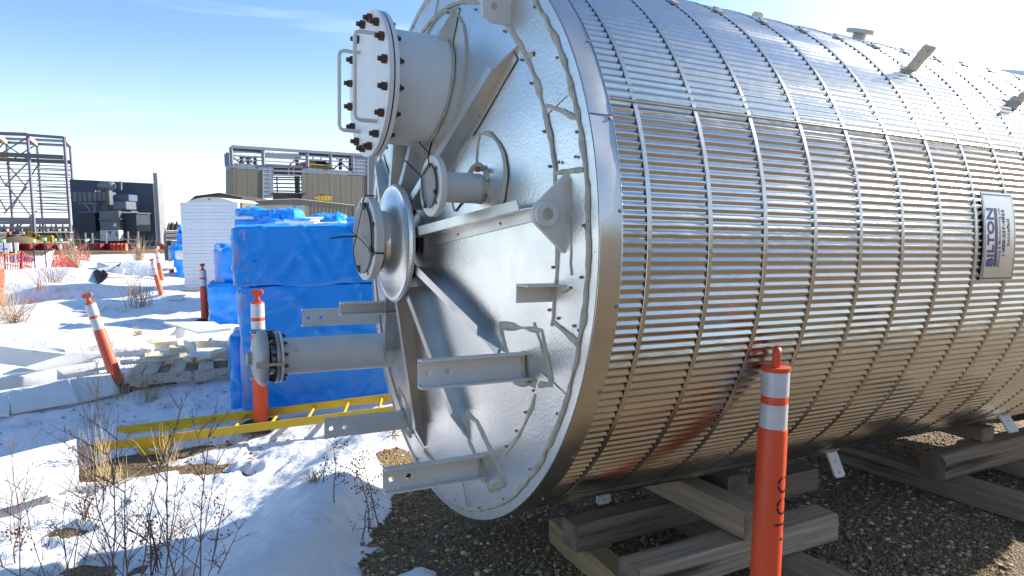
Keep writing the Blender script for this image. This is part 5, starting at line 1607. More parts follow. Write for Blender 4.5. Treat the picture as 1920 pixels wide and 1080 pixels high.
# open top floor: columns, girts, eave, roof deck, bracing
dirb = (at(423, 340, 112) - wp(434, 340)); dirb.z = 0
def wpb(x, y, k): return wp(x, y, -k)
for x, yt in ((434, 276), (493.5, 279.5), (576, 284), (620, 287), (661, 290)):
    member('column', wp(x, 308 + (x - 434) * .035), wp(x, yt), .45, .45, 'girt', MBd)
for x, yt in ((423.5, 287), (427, 283)):
    member('column', wp(434, 306) + dirb * ((434 - x) / 11), wp(434, 281) + dirb * ((434 - x) / 11), .35, .35, 'girt', MBd)
for x in (453, 466, 479, 557, 638):
    member('inner_column', wpb(x, 312 + (x - 434) * .03, 9), wpb(x, 291 + (x - 434) * .035, 9), .5, .5, 'beam', MBd)
def lin(nm, x0, y0, x1, y1, k, w, h, m):
    member(nm, wpb(x0, y0, k), wpb(x1, y1, k), w, h, m, MBd)
lin('eave_beam', 434, 275, 690, 291.5, -0.05, .4, .45, 'bluegrey')
lin('eave_girt', 434, 283.5, 661, 297.5, 0, .2, .22, 'bluegrey')
lin('eave_girt', 434, 291.5, 661, 304, 0, .2, .22, 'bluegrey')
lin('eave_girt', 434, 298.5, 575, 306, 0, .14, .16, 'girt'); lin('eave_girt', 575, 307.5, 661, 313, 0, .14, .16, 'girt')
lin('sill_girt', 493, 308.5, 576, 313, 0, .3, .3, 'beam')
for x0, y0, x1, y1 in ((436, 294, 452, 307), (453, 307, 479, 292), (453, 292, 479, 308), (540, 312, 553, 300), (625, 318, 640, 303), (638, 303, 655, 319)):
    lin('cross_brace', x0, y0, x1, y1, 9, .2, .2, 'girt')
for x0, x1, y0, y1 in ((434, 493, 277, 280), (560, 690, 283.5, 292)):
    MB().hexa([wpb(x0, y0 + 1.2, 0.2), wpb(x1, y1 + 1.2, 0.2), wpb(x1, y1 + 7.5, 12), wpb(x0, y0 + 9, 12)], [wpb(x0, y0 + 0.6, 0.2), wpb(x1, y1 + 0.6, 0.2), wpb(x1, y1 + 6.9, 12), wpb(x0, y0 + 8.4, 12)]).build('roof_deck', M['galvbay'], MBd)
MB().hexa([wpb(493, 295, 13), wpb(565, 299, 13), wpb(565, 299, 14), wpb(493, 295, 14)], [wpb(493, 286.5, 13), wpb(565, 288, 13), wpb(565, 288, 14), wpb(493, 286.5, 14)]).build('back_parapet', M['concrete'], MBd)
for x in (504, 511, 590, 605, 635, 645, 652):
    lin('roof_strut', x, 281 + (x - 434) * .06, x - 4, 290 + (x - 434) * .05, 3, .15, .15, 'girt')
for x in (437, 493.5, 576, 620, 664):
    member('roof_rod', wp(x, 277 + (x - 434) * .06), wp(x, 271 + (x - 434) * .06), .08, .08, 'girt', MBd)
# open bay: header, girts, columns
wall('bay_header', [(513, 313.5), (566, 315.5), (566, 328), (513, 326.5)], 'galvbay', -2.0, 0.4)
for y in (312.5, 320, 328):
    lin('bay_girt', 512.5, y, 566, y + 1.5, 0, .2, .25, 'girt')
for y in (332.5, 336.5, 344, 351.5, 358):
    lin('bay_girt', 512.5, y, 566, y + 0.7, 8, .18, .22, 'girt')
lin('bay_column', 557.5, 330, 557.5, 362, 8, .7, .7, 'beam'); lin('bay_column', 519.5, 331, 519.5, 360, 8, .18, .18, 'girt')
lin('bay_column', 541, 313, 541, 328, 0, .15, .15, 'girt'); lin('bay_column', 550, 313, 550, 328, 0, .15, .15, 'girt')
wall('bay_sill', [(513, 361.5), (572, 362.5), (572, 376), (513, 376)], 'galvbay', -1.5, 0.4)
wall('bay_lip', [(512, 360.5), (574, 361.5), (574, 364), (512, 363)], 'roofdark', 0.2, 1.0)
# dark block to its right
BK = thing('blue_grey_block', 'dark blue grey block rising right behind the tall half clad building', 'building', wp(700, 420))
MB().prism([wp(691, 289.5), wp(800, 262), wp(800, 420), wp(691, 420)], -wnrm * 8).build('block_wall', M['bluedark'], BK)
# machines on and at the mill
mc_ = thing('roof_machine', 'yellow red and green machine on the open top floor of the half clad building', 'machine', wpb(600, 315, 4))
MB().prism([wpb(566, 313, 4), wpb(571, 303, 4), wpb(577, 303, 4), wpb(578, 313, 4)], -wnrm * 2).build('red_housing', M['redm'], mc_)
MB().prism([wpb(579, 314, 4), wpb(583, 304, 4), wpb(587, 301, 4), wpb(592, 304, 4), wpb(594, 310, 4), wpb(606, 310, 4), wpb(620, 303, 4), wpb(622, 311, 4), wpb(627, 317, 4)], -wnrm * 2).build('yellow_frame', M['yellowm'], mc_)
MB().bar(wpb(580, 304, 5.5), wpb(610, 305.5, 5.5), 1.0).build('green_drum', M['greenm'], mc_)
bl = thing('lift_basket', 'yellow work basket hanging at the beige wall of the half clad building', 'lift basket', wp(608, 375, 3))
for y in (368, 371, 374.3):
    MB().bar(wp(597, y, 3), wp(620, y + .8, 3), .16).build('basket_rail', M['yellowm'], bl)
for x in (597, 602, 608, 614, 620):
    MB().bar(wp(x, 368, 3), wp(x, 375, 3), .16).build('basket_bar', M['yellowm'], bl)
MB().hexa([wp(597, 375.5, 3), wp(621, 376, 3), wp(621, 376, 1.5), wp(597, 375.5, 1.5)], [wp(597, 374.5, 3), wp(621, 375, 3), wp(621, 375, 1.5), wp(597, 374.5, 1.5)]).build('basket_floor', M['roofdark'], bl)
MB().hexa([wp(598, 373, 2.6), wp(619, 373.6, 2.6), wp(619, 373.6, 2.0), wp(598, 373, 2.0)], [wp(598, 369, 2.6), wp(619, 369.8, 2.6), wp(619, 369.8, 2.0), wp(598, 369, 2.0)]).build('basket_panel', M['yellowm'], bl)
MB().bar(wp(590, 371, 3), wp(597, 371, 3), .2).build('basket_arm', M['yellowm'], bl)
MB().bar(wp(601, 367, 2.5), wp(606, 367, 2.5), .5).build('operator_box', M['roofdark'], bl)

# low shed with gable before the mill
LS = thing('low_shed', 'long low beige shed with shallow gable in front of the tall half clad building', 'building', at(560, 430, 92))
def shp(x, y, off=0): return onplane(x, y, at(560, 420, 92) + wnrm * off, wnrm)
def sh(name, poly, m, off, th): return MB().prism([shp(x, y, off) for x, y in poly], -wnrm * th).build(name, M[m], LS)
sh('gable_wall', [(455, 377), (556, 373), (664, 385), (664, 430), (455, 430)], 'beige', 0, 12)
for x in range(584, 662, 7):
    sh('wall_rib', [(x, 381 + (x - 584) * .05), (x + .6, 381 + (x - 584) * .05), (x + .6, 429), (x, 429)], 'beige', .06, .06)
sh('bay_panel', [(455.5, 384.5), (552, 386), (552, 429), (455.5, 429)], 'concrete', .08, .08)
sh('bay_side', [(553, 386), (571.5, 384), (571.5, 429), (553, 429)], 'bluegrey', .16, .1)
sh('roof_edge', [(455, 376.2), (556, 372.2), (664, 384.2), (664, 385), (556, 373), (455, 377)], 'whitetrim', .25, .5)
for x in (457, 518, 524):
    sh('wall_lamp', [(x, 391), (x + 2.6, 391), (x + 2.6, 393.5), (x, 393.5)], 'roofdark', .5, .4)
sh('down_pipe', [(662, 386), (663.4, 386), (663.4, 429), (662, 429)], 'roofdark', .15, .15)
GS = thing('gabled_shed', 'small beige shed with dark roof edge behind the tall foam stack', 'building', at(410, 430, 84))
def gsp(x, y, Y=84): return at(x, y, Y)
MB().prism([gsp(352, 379), gsp(366, 369), gsp(410, 363), gsp(453.5, 372), gsp(453.5, 432), gsp(352, 432)], (0, 10, 0)).build('gable_wall', M['beige'], GS)
MB().prism([gsp(351, 379, 83.7), gsp(366, 367.2, 83.7), gsp(410, 361.4, 83.7), gsp(454, 370.6, 83.7), gsp(454, 372.4, 83.7), gsp(410, 363.6, 83.7), gsp(366, 369.6, 83.7), gsp(352, 380, 83.7)], (0, 10.6, 0)).build('roof_edge', M['roofdark'], GS)
TN = thing('white_tent', 'white domed tent roof showing just above the tall foam stack', 'tent', at(393, 430, 60))
P_ = []
for i in range(17):
    u = i / 16
    x = 350 + 88 * u
    y = 378.5 - 9.0 * math.sin(pi * u) ** 0.8
    a = at(x, y, 60)
    P_.append([Vector((a.x, 60, -0.1)), a, a + Vector((0, 6, 0.0))])
MB().grid(P_).build('tent_skin', M['tent'], TN, smooth=50)
MB().hexa([at(391, 375, 59.95), at(393, 375, 59.95), at(393.5, 375, 60.1), at(391.5, 375, 60.1)], [at(392, 371.8, 59.95), at(394, 371.8, 59.95), at(394, 371.8, 60.1), at(392, 371.8, 60.1)]).build('tent_vent', M['roofdark'], TN)

# ------------------------------------------------------------------ barriers, posts and signs, left
def net(name, pts, label, m='net', cell=0.10, strand=0.030, group='orange safety net fences', seed=0, posts=True, slump=0.0):
    """pts: (x, y_top, y_bottom, Y) picture columns of a hanging net, joined by a lattice of strands"""
    t = thing(name, label, 'safety net', at(pts[0][0], pts[0][2], pts[0][3]), None, group)
    mbx = MB()
    C = []
    for (x, yt, yb, Y) in pts:
        C.append((at(x, yt, Y), at(x, yb, Y)))
    rnd = random.Random(seed)
    L = [0]
    for (a, b), (c, d) in zip(C[:-1], C[1:]): L.append(L[-1] + ((a + b) / 2 - (c + d) / 2).length)
    def P(s, v):
        for k in range(len(C) - 1):
            if s <= L[k + 1] + 1e-6:
                f_ = (s - L[k]) / max(L[k + 1] - L[k], 1e-6)
                tp_ = C[k][0].lerp(C[k + 1][0], f_); bt_ = C[k][1].lerp(C[k + 1][1], f_)
                q = tp_.lerp(bt_, v)
                w = 0.06 * mn.noise(Vector((s * 2.3 + seed, v * 2, 0)))
                q = q + Vector((w, 0.16 * mn.noise(Vector((s * 1.4, v * 3 + seed, 5))), w - slump * math.sin(pi * f_) * (1 - v)))
                return q
        return C[-1][0].lerp(C[-1][1], v)
    tot = L[-1]
    nh = max(4, int((C[0][0] - C[0][1]).length / cell)); nv = max(3, int(tot / (cell * 0.8)))
    def ribbon(A, w):
        for a, b in zip(A[:-1], A[1:]):
            d_ = (b - a)
            s_ = d_.cross(Vector((0, 1, 0)))
            if s_.length < 1e-6: continue
            s_ = s_.normalized() * w / 2
            y_ = Vector((0, 0.004, 0))
            mbx.hexa([a - s_ - y_, b - s_ - y_, b - s_ + y_, a - s_ + y_], [a + s_ - y_, b + s_ - y_, b + s_ + y_, a + s_ + y_])
    for i in range(nh + 1):
        ribbon([P(tot * k / max(nv // 2, 2), i / nh) for k in range(max(nv // 2, 2) + 1)], strand * (1.6 if i in (0, nh) else 1))
    for k in range(nv + 1):
        ribbon([P(tot * k / nv, i / 4) for i in range(5)], strand)
    mbx.build('net_mesh', M[m], t, fix=False)
    return t
net('safety_net', [(-8, 478, 500, 24), (3, 468, 515, 24), (40, 440 + 30, 528, 24.5), (62, 479, 523, 25)], 'orange net hanging from the posts at the far left', seed=1, slump=0.15)
net('safety_net', [(-10, 500, 580, 15), (4, 505, 572, 15.5), (8, 520, 560, 16)], 'close orange net at the left edge of the snow', seed=2)
net('safety_net', [(82, 520, 524, 24), (100, 487, 524, 24.5), (128, 480, 521, 25), (160, 520, 524, 24)], 'slumped brown orange net heap beside the far scrub', seed=3, cell=0.07)
net('safety_net', [(99, 469, 500, 30), (122, 469, 495, 30)], 'upright orange net behind the far scrub bush', seed=4)
net('safety_net', [(142, 464, 484, 32), (152, 472, 486, 32), (163, 466, 489, 32), (168, 470, 489, 32)], 'torn orange net right of the far scrub bush', seed=5, slump=0.2)
# red fabric barrier
RB = thing('red_barrier', 'long dark red fabric barrier running before the transformer', 'barrier', at(100, 470, 50))
P_ = []
for i in range(61):
    x = -30 + 272 * i / 60
    Y = 50 + 0.4 * math.sin(i * 0.9)
    w = 1.3 * math.sin(i * 0.45) * 0.5
    P_.append([at(x, 456.5 + w * 0.5, Y), at(x, 461, Y + 0.15 * math.sin(i * 1.9)), at(x, 469.5, Y)])
pb = MB(); pb.grid(P_); pb.grid([[q + Vector((0, 0.05, 0)) for q in r_] for r_ in P_])
pb.build('barrier_fabric', M['redfabric'], RB, smooth=60, fix=False)
RB2 = thing('red_barrier', 'bright red barrier panel right of the transformer cabinet', 'barrier', at(224, 470, 48))
P_ = []
for i in range(13):
    x = 208 + 30 * i / 12
    Y = 48 + 0.2 * math.sin(i * 2.1)
    P_.append([at(x, 456.5 + 0.5 * math.sin(i), Y), at(x + 1.5 * math.sin(i * 1.7), 463, Y + 0.2), at(x + 2 - i * .1, 470, Y)])
pb = MB(); pb.grid(P_); pb.grid([[q + Vector((0, 0.05, 0)) for q in r_] for r_ in P_])
pb.build('barrier_fabric', M['net'], RB2, smooth=60, fix=False)
# steel posts with green caps
pst = thing('steel_post', 'thin steel post with green cap in the snow', 'post', (0, 0, 0))
MB().box((0, 0, 0.73), (0.022, 0.004, 0.73)).box((0, 0.015, 0.73), (0.004, 0.015, 0.73)).build('stake', M['post'], pst, local=True)
MB().box((0, 0.005, 1.46), (0.055, 0.055, 0.055)).build('safety_cap', M['green'], pst, local=True)
remember(pst)
PST = [(6, 452, 25.5, 'green capped steel post nearest the left edge'), (62, 452, 25, 'green capped post at the right end of the hanging orange net'), (83, 448.5, 27, 'green capped post between the hanging net and the net heap'), (103, 449.5, 34, 'green capped post before the blue container wall'), (114, 450, 35, 'green capped post just above the far orange post'), (131, 449.5, 38, 'green capped post in front of the left end of the fire wall'), (161, 451, 38, 'left one of two close green capped posts by the cabinet'), (164.5, 449.5, 39, 'right one of two close green capped posts by the cabinet')]
for k, (x, y, Y, lb) in enumerate(PST):
    o = pst if k == 0 else copy_tree(pst)
    P = at(x, y, Y)
    o.location = (P.x, P.y, P.z - 1.46); o.scale = (1, 1, 1)
    o['label'] = lb; o['group'] = 'steel posts with green caps'
    if 'post' in o: pass
BASE['steel_post'] = Matrix.Identity(4)
redp = thing('red_post', 'dark red post leaning by the orange net at the far left', 'post', at(40, 525, 24.5))
MB().bar(at(38, 527, 24.4), at(41, 470, 24.4), .05).build('post_bar', M['redfabric'], redp)
# small far delineators
for x, y0, y1, Y, lb in ((114, 458, 470, 33, 'far orange and white post behind the upright net'), (260, 457, 470, 44, 'far orange and white post before the right radiator'), (142, 462, 473, 33, 'far tilted orange stub beside the far scrub')):
    P = at(x, y1, Y); H = at(x, y0, Y).z - P.z
    t = thing('marker_post', lb, 'delineator', P, None, 'far orange marker posts')
    MB().lathe([(-0.5, .07), (H * .35, .07), (H * .35, 0.001)], P, (0, 0, 1), 10).build('post_tube', M['orange'], t, smooth=40)
    MB().lathe([(H * .35, .068), (H, .066), (H, 0.001)], P, (0, 0, 1), 10).build('white_band', M['reflect'], t, smooth=40)
# notice board and little sign
nb = thing('notice_board', 'low white board with blue letters at the left edge', 'sign', at(10, 490, 27))
pxbox('board', -30, 456, 21.5, 471.2, 27, .05, 'signwhite', nb)
for x in (9.5, 14.5):
    pxbox('board_leg', x, 471.2, x + 1.6, 494, 27.02, .04, 'signwhite', nb)
vs_, fs_ = text_mesh('LENE', 0.10, 1.0, 0.002)
P0 = at(7.5, 467.2, 26.985)
MB().add([P0 + Vector((x * 1.25, 0, y)) for x, y in vs_], fs_).build('board_lettering', M['signblue'], nb, fix=False)
vs_, fs_ = text_mesh('LI', 0.10, 1.0, 0.002)
P0 = at(1.0, 461.5, 26.985)
MB().add([P0 + Vector((x * 1.2, 0, y)) for x, y in vs_], fs_).build('board_lettering', M['signblue'], nb, fix=False)
ws = thing('small_sign', 'small blank white sign on a thin stake beside the notice board', 'sign', at(30.5, 485, 28))
pxbox('sign_face', 26.8, 454.8, 34.3, 470, 28, .03, 'signwhite', ws)
MB().bar(at(30, 470, 28.02), at(29.5, 492, 28.02), .04).build('sign_stake', M['signwhite'], ws)
# blue drums on the snow
for k, (x, y, lb) in enumerate(((22, 487, 'left blue drum end on the snow behind the net'), (32, 485.5, 'middle blue drum end on the snow behind the net'), (49, 486, 'right blue drum end on the snow behind the net'))):
    P = at(x, y, 28.5)
    tag(MB().lathe([(-.5, .001), (-.5, .12), (.5, .12), (.52, .08), (.52, .001)], P, (0.8, -0.6, 0), 16).build('blue_drum', M['bluedrum']), lb, 'drum', 'blue drums behind the net')
# yellow carrier with railing, blue container wall, small things
yc = thing('yellow_carrier', 'yellow wheeled work platform with sloping hand rail at the far left', 'work platform', at(60, 455, 60))
MB().prism([at(10, 448, 60), at(11, 442, 60), at(30, 442, 60), at(52, 443, 60), at(53, 448, 60)], (0, 2.4, 0)).build('chassis', M['yellowm'], yc)
MB().prism([at(18, 443, 60.2), at(20, 440, 60.2), at(37, 438.5, 60.2), at(48, 443, 60.2)], (0, 2, 0)).build('cover', M['tent'], yc)
for (x0, y0, x1, y1) in ((50, 434, 57, 434), (57, 434, 73, 444), (50, 438, 57, 438), (57, 438, 73, 448), (73, 443.5, 98, 443.5), (73, 447, 98, 447), (73, 451, 98, 451)):
    MB().bar(at(x0, y0, 59.8), at(x1, y1, 59.8), .18).build('hand_rail', M['yellowm'], yc)
for (x, y0, y1) in ((50.5, 434, 446), (57, 434, 447), (64, 438, 449), (73, 443, 452), (86, 443, 453), (98, 443, 454)):
    MB().bar(at(x, y0, 59.8), at(x, y1, 59.8), .18).build('rail_stanchion', M['yellowm'], yc)
for x in (20, 44):
    MB().lathe([(0, .001), (0, .45), (.4, .45), (.4, .001)], at(x, 450, 59.8), (0, 1, 0), 18).build('wheel', M['rubber'], yc, smooth=40)
bc_ = thing('blue_container', 'low dark blue container wall left of the fire wall', 'container', at(100, 455, 64))
pxbox('container_side', 70, 436.5, 131, 453, 64, 2.4, 'firewall', bc_)
pxbox('container_door', 124, 439, 129, 453, 63.95, .1, 'signblue', bc_)
pxbox('roof_edge', 70, 435.9, 131, 436.5, 63.9, 2.6, 'gusset', bc_)
mh = thing('mud_heap', 'brown mud heap before the yellow platform', 'mud heap', at(37, 456, 52))
P_ = []
for i in range(13):
    row = []
    for j in range(7):
        u, v = i / 12 * 2 - 1, j / 6 * 2 - 1
        b0 = at(37, 456, 52)
        hgt = 0.62 * max(0, 1 - u * u) ** 0.8 * max(0, 1 - v * v) + 0.08 * mn.noise(Vector((u * 3, v * 3, 1)))
        row.append(Vector((b0.x + u * 1.5, 52 + v * 1.2, b0.z - 0.05 + hgt)))
    P_.append(row)
MB().grid(P_).build('heap', M['yellowfoam'] if False else M['ground'], mh, smooth=80)
orp = thing('orange_crate', 'orange framed crate behind the yellow platform', 'crate', at(15, 442, 63))
for x in (12, 16.5):
    pxbox('crate_post', x, 434, x + 2, 442, 63, .3, 'redm', orp)
pxbox('crate_panel', 19, 434, 36, 440, 63.4, .5, 'roofdark', orp)
dk = thing('dark_skip', 'dark steel skip standing left of the blue bundles', 'skip', at(313, 490, 30))
pxbox('skip_side', 307.5, 461.5, 317, 489, 30, .8, 'roofdark', dk)
pxbox('skip_rim', 311, 450.8, 322, 452, 30.4, .6, 'girt', dk)
pxbox('skip_front', 312, 452, 321, 462, 30.5, .5, 'trdark', dk)
rr2 = thing('red_barrier', 'small crooked red barrier right of the fire wall footing', 'barrier', at(302, 470, 40))
MB().bar(at(296, 455, 40), at(308, 462, 40), .12).build('barrier_rail', M['redfabric'], rr2)
MB().prism([at(298, 460, 40), at(308, 459, 40), at(309, 468, 40), at(301, 468, 40)], (0, .05, 0)).build('barrier_panel', M['redfabric'], rr2)
tag(MB().box((0, 0, 0), (.001, .001, .001)).build('stub', M['post']), 'x', 'x') if False else None
# black tarpaulin and white pipes on the mound
tpx = [(160, 516), (185, 533), (200, 522), (228, 514), (212, 511), (186, 513)]
P_ = [hit(x, y) for x, y in tpx]
c_ = sum(P_, Vector()) / 6
ring = []
for k in range(6):
    for f_ in (0, .25, .5, .75): ring.append(P_[k].lerp(P_[(k + 1) % 6], f_))
rows = []
for f_ in (0.02, .25, .5, .75, .92, 1.0, 1.0):
    rows.append([Vector((q.x, q.y, hz(q.x, q.y) + .035 + .05 * mn.noise(q * 2.2))) for q in (c_.lerp(r_, f_) for r_ in ring + ring[:1])])
rows[-1] = [q - Vector((0, 0, .12)) for q in rows[-1]]
tag(MB().grid(rows).build('black_tarpaulin', M['tarp'], smooth=60), 'black tarpaulin lying in the snow hollow beside the net heap', 'tarpaulin')
for k, (a_, b_, r_, lb) in enumerate((((188, 497), (222, 508), .13, 'long white wrapped roll lying on the snow mound'), ((222, 507), (240, 497), .10, 'pale wrapped roll lying across the white one'))):
    A_, B_ = hit(*a_, .08), hit(*b_, .08)
    tag(MB().path([A_, A_.lerp(B_, .5) + Vector((0, 0, -.03)), B_], r_, 14).build('wrapped_roll', M['foamdirty'], smooth=50), lb, 'roll', 'wrapped rolls on the mound')
A_, B_ = hit(250, 498, .1), hit(306, 489, .25)
tag(MB().bar(A_, B_, .12, .04).build('grey_plank', M['palletwood']), 'long grey plank leaning on the snow left of the blue bundles', 'plank')
foam_sheet([(302, 508), (325, 502), (326, 488), (302, 497)], (.1, .1, .5, .45), .05, 'propped foam sheet before the far blue bundles')
foam_sheet([(60, 500), (100, 480), (104, 466), (50, 496)], (.05, .05, .3, .1), .05, 'grey shaded ramp like sheet behind the green capped posts')
foam_sheet([(64, 472), (93, 472), (93, 468), (64, 468)], (.05, .05, .2, .2), .05, 'thin white sheet on the snow before the red barrier')
# far wood
tw = MB()
rnd = random.Random(3)
for k in range(900):
    x = rnd.uniform(-420, 480)
    Y = rnd.uniform(395, 470)
    h_ = rnd.uniform(4.0, 7.0) * (1.1 if -175 < x < -150 else 1)
    w_ = h_ * rnd.uniform(.13, .24)
    z0 = -0.5
    n_ = 5
    ph_ = rnd.random() * 6
    ring1 = [Vector((x + w_ * math.cos(ph_ + 2 * pi * i / n_) * rnd.uniform(.7, 1.2), Y + w_ * math.sin(ph_ + 2 * pi * i / n_), z0 + h_ * rnd.uniform(.02, .16))) for i in range(n_)]
    ring2 = [Vector((x + w_ * .62 * math.cos(ph_ + 2 * pi * i / n_) * rnd.uniform(.6, 1.3), Y + w_ * .6 * math.sin(ph_ + 2 * pi * i / n_), z0 + h_ * rnd.uniform(.45, .65))) for i in range(n_)]
    tw.add(ring1 + ring2 + [Vector((x + rnd.uniform(-.2, .2), Y, z0 + h_)), Vector((x, Y, z0))], [(i, (i + 1) % n_, n_ + (i + 1) % n_, n_ + i) for i in range(n_)] + [(n_ + i, n_ + (i + 1) % n_, 2 * n_) for i in range(n_)] + [(2 * n_ + 1, (i + 1) % n_, i) for i in range(n_)])
tag(tw.build('far_wood', M['conifer'], fix=False), 'dark line of conifers along the horizon', 'wood', kind='stuff')
# brown field strips
def strip(name, x0, x1, Y0, Y1, z, m):
    P_ = []
    for i in range(25):
        x = x0 + (x1 - x0) * i / 24
        P_.append([Vector((x, Y0 + (Y1 - Y0) * .18 * mn.noise(Vector((x * .05, 1, z))), z)), Vector((x, Y1 + (Y1 - Y0) * .2 * mn.noise(Vector((x * .04, 7, z))), z))])
    return tag(MB().grid(P_).build(name, M[m], fix=False), kind='structure')
M['field'] = mat('bare_brown_field', (0.105, 0.082, 0.064), 0.9, 0.0, col2=(0.16, 0.13, 0.105), nscale=0.08, stretch=(1, 3, 1))
strip('field', -210, 60, 96, 155, 0.12, 'field')
strip('field', -260, 60, 190, 300, 0.16, 'field')

# ------------------------------------------------------------------ plants
def shrub(P, H, stems, seed, label, m='twig', spread=0.28, rad0=0.0042, buds=True, dens=1.0, lean=(0, 0), group='bare twig shrubs in the snow', name='twig_shrub', cat='shrub', sub=1):
    rnd = random.Random(seed)
    t = MB()
    def branch(p, d, L, r, lvl):
        n_ = max(3, int(L / 0.06))
        pts = [p]; q = p.copy(); dd = d.copy()
        for i in range(n_):
            dd = (dd + Vector((rnd.gauss(0, .07), rnd.gauss(0, .07), rnd.gauss(.012, .04)))).normalized()
            q = q + dd * (L / n_); pts.append(q)
        t.path(pts, [r * (1 - .75 * i / n_) for i in range(n_ + 1)], 5 if lvl == 0 else 4, cap=False)
        if lvl < 1 + sub:
            k = int((6 if lvl == 0 else 2.4) * dens * L / (H * .8 if lvl == 0 else L) + rnd.random())
            for j in range(k):
                f_ = rnd.uniform(.22, .96)
                i = int(f_ * n_)
                a_ = rnd.random() * 2 * pi
                side = Vector((math.cos(a_), math.sin(a_), rnd.uniform(.15, .7))).normalized()
                nd_ = (dd * .45 + side * .75).normalized()
                branch(pts[i], nd_, L * rnd.uniform(.18, .5) * (1.15 - f_ * .6), r * .55, lvl + 1)
        if buds and lvl > 0:
            for j in range(1):
                i = rnd.randint(1, n_)
                c = pts[i]; s_ = rnd.uniform(.002, .004)
                t.add([c + Vector((s_, 0, 0)), c + Vector((-s_, 0, 0)), c + Vector((0, s_, 0)), c + Vector((0, -s_, 0)), c + Vector((0, 0, s_ * 1.6)), c + Vector((0, 0, -s_))], [(0, 2, 4), (2, 1, 4), (1, 3, 4), (3, 0, 4), (2, 0, 5), (1, 2, 5), (3, 1, 5), (0, 3, 5)])
    for k in range(stems):
        a_ = rnd.random() * 2 * pi
        d = Vector((math.cos(a_) * spread * rnd.random() + lean[0], math.sin(a_) * spread * rnd.random() + lean[1], 1)).normalized()
        branch(Vector((rnd.gauss(0, .03), rnd.gauss(0, .03), -.03)), d, H * rnd.uniform(.7, 1.05), rad0 * rnd.uniform(.7, 1.1), 0)
    o = t.build(name, M[m], fix=False)
    o.location = P
    return tag(o, label, cat, group)
def near_shrub(x, Y, H, *a, **k):
    g = at(x, 1000, Y); P = Vector((g.x, Y, hz(g.x, Y)))
    return shrub(P, H, *a, **k)
near_shrub(235, 2.75, 1.02, 4, 1, 'tall forked twig shrub in front of the pale foam slab', spread=.20, dens=1.2)
near_shrub(640 / 2.0 + 10, 2.7, 0.95, 4, 2, 'tall twig shrub crossing the left foot of the yellow ladder', spread=.22, dens=1.2)
near_shrub(60, 2.9, 0.90, 3, 3, 'twig shrub at the lower left corner of the snow', m='weed', spread=.35)
near_shrub(120, 3.3, 0.80, 4, 4, 'fine twig shrub behind the lower left one', m='scrub', spread=.45, dens=1.0, rad0=.0034)
near_shrub(230, 3.4, 0.80, 3, 5, 'bushy twig shrub between the foam slab and the ladder foot', m='weed', spread=.50, dens=1.1, rad0=.0032)
near_shrub(330, 3.2, 0.62, 2, 6, 'spreading twig shrub right of the ladder foot', spread=.60, dens=1.2, rad0=.003, lean=(.25, 0))
near_shrub(20, 3.8, 0.85, 4, 7, 'twig shrub at the left edge above the foam slab', spread=.4, rad0=.003)
near_shrub(400, 3.0, 0.40, 2, 8, 'low arching twig shrub at the bottom of the snow', spread=.7, rad0=.003, lean=(.3, .1))
near_shrub(235, 7.2, 0.75, 3, 9, 'pale twigs standing before the leaning orange post', m='straw', spread=.35, rad0=.003)
near_shrub(190, 6.2, 0.70, 4, 10, 'thin twigs before the square foam sheet', m='straw', spread=.45, rad0=.0026)
near_shrub(280, 6.6, 0.55, 3, 11, 'thin pale twigs before the corner of the pallet', m='straw', spread=.45, rad0=.0026)
# bare shrubs beyond the tank whose shadows lie on the sunlit snow
shrub(Vector((1.9, 7.15, hz(1.9, 7.15))), 2.1, 4, 31, 'bare shrub standing beyond the tank, throwing thin shadows on the snow', spread=.35, rad0=.011, buds=False, dens=.8)
shrub(Vector((2.6, 7.9, hz(2.6, 7.9))), 2.3, 4, 32, 'second bare shrub standing beyond the tank', spread=.4, rad0=.011, buds=False, dens=.8)
# dark seed heads
def weed(x, y, H, seed, label, heads=60, m='weed', spread=.22, sz=.0055, stems=1):
    P = hit(x, y)
    rnd = random.Random(seed)
    t = MB()
    for s_ in range(stems):
        pts = [Vector((rnd.gauss(0, .02), rnd.gauss(0, .02), -.02))]; d = Vector((rnd.gauss(0, .14), rnd.gauss(0, .14), 1)).normalized()
        n_ = 9
        for i in range(n_):
            d = (d + Vector((rnd.gauss(0, .08), rnd.gauss(0, .08), .02))).normalized(); pts.append(pts[-1] + d * H / n_)
        t.path(pts, [.0042 * (1 - .6 * i / n_) for i in range(n_ + 1)], 5, cap=False)
        for k in range(7):
            i = rnd.randint(3, n_)
            a_ = rnd.random() * 2 * pi
            dd = Vector((math.cos(a_), math.sin(a_), rnd.uniform(.2, .9))).normalized()
            e = pts[i] + dd * H * rnd.uniform(.10, .30)
            md = pts[i].lerp(e, .5) + Vector((0, 0, -.01))
            t.path([pts[i], md, e], [.0022, .0018, .0012], 4, cap=False)
            for h_ in range(int(heads / 7 / stems)):
                c = md.lerp(e, rnd.uniform(.2, 1.1)) + Vector((rnd.gauss(0, .018), rnd.gauss(0, .018), rnd.gauss(0, .015)))
                q = sz * rnd.uniform(.6, 1.3)
                off = [Vector((rnd.uniform(.6, 1.2) * q, 0, 0)), Vector((-rnd.uniform(.6, 1.2) * q, 0, 0)), Vector((0, q, 0)), Vector((0, -q, 0)), Vector((0, 0, q * rnd.uniform(.6, 1.3))), Vector((0, 0, -q))]
                t.add([c + o_ for o_ in off], [(0, 2, 4), (2, 1, 4), (1, 3, 4), (3, 0, 4), (2, 0, 5), (1, 2, 5), (3, 1, 5), (0, 3, 5)])
    o = t.build('dry_weed', M[m], fix=False); o.location = P
    return tag(o, label, 'weed', 'dry reddish weeds at the snow edge')
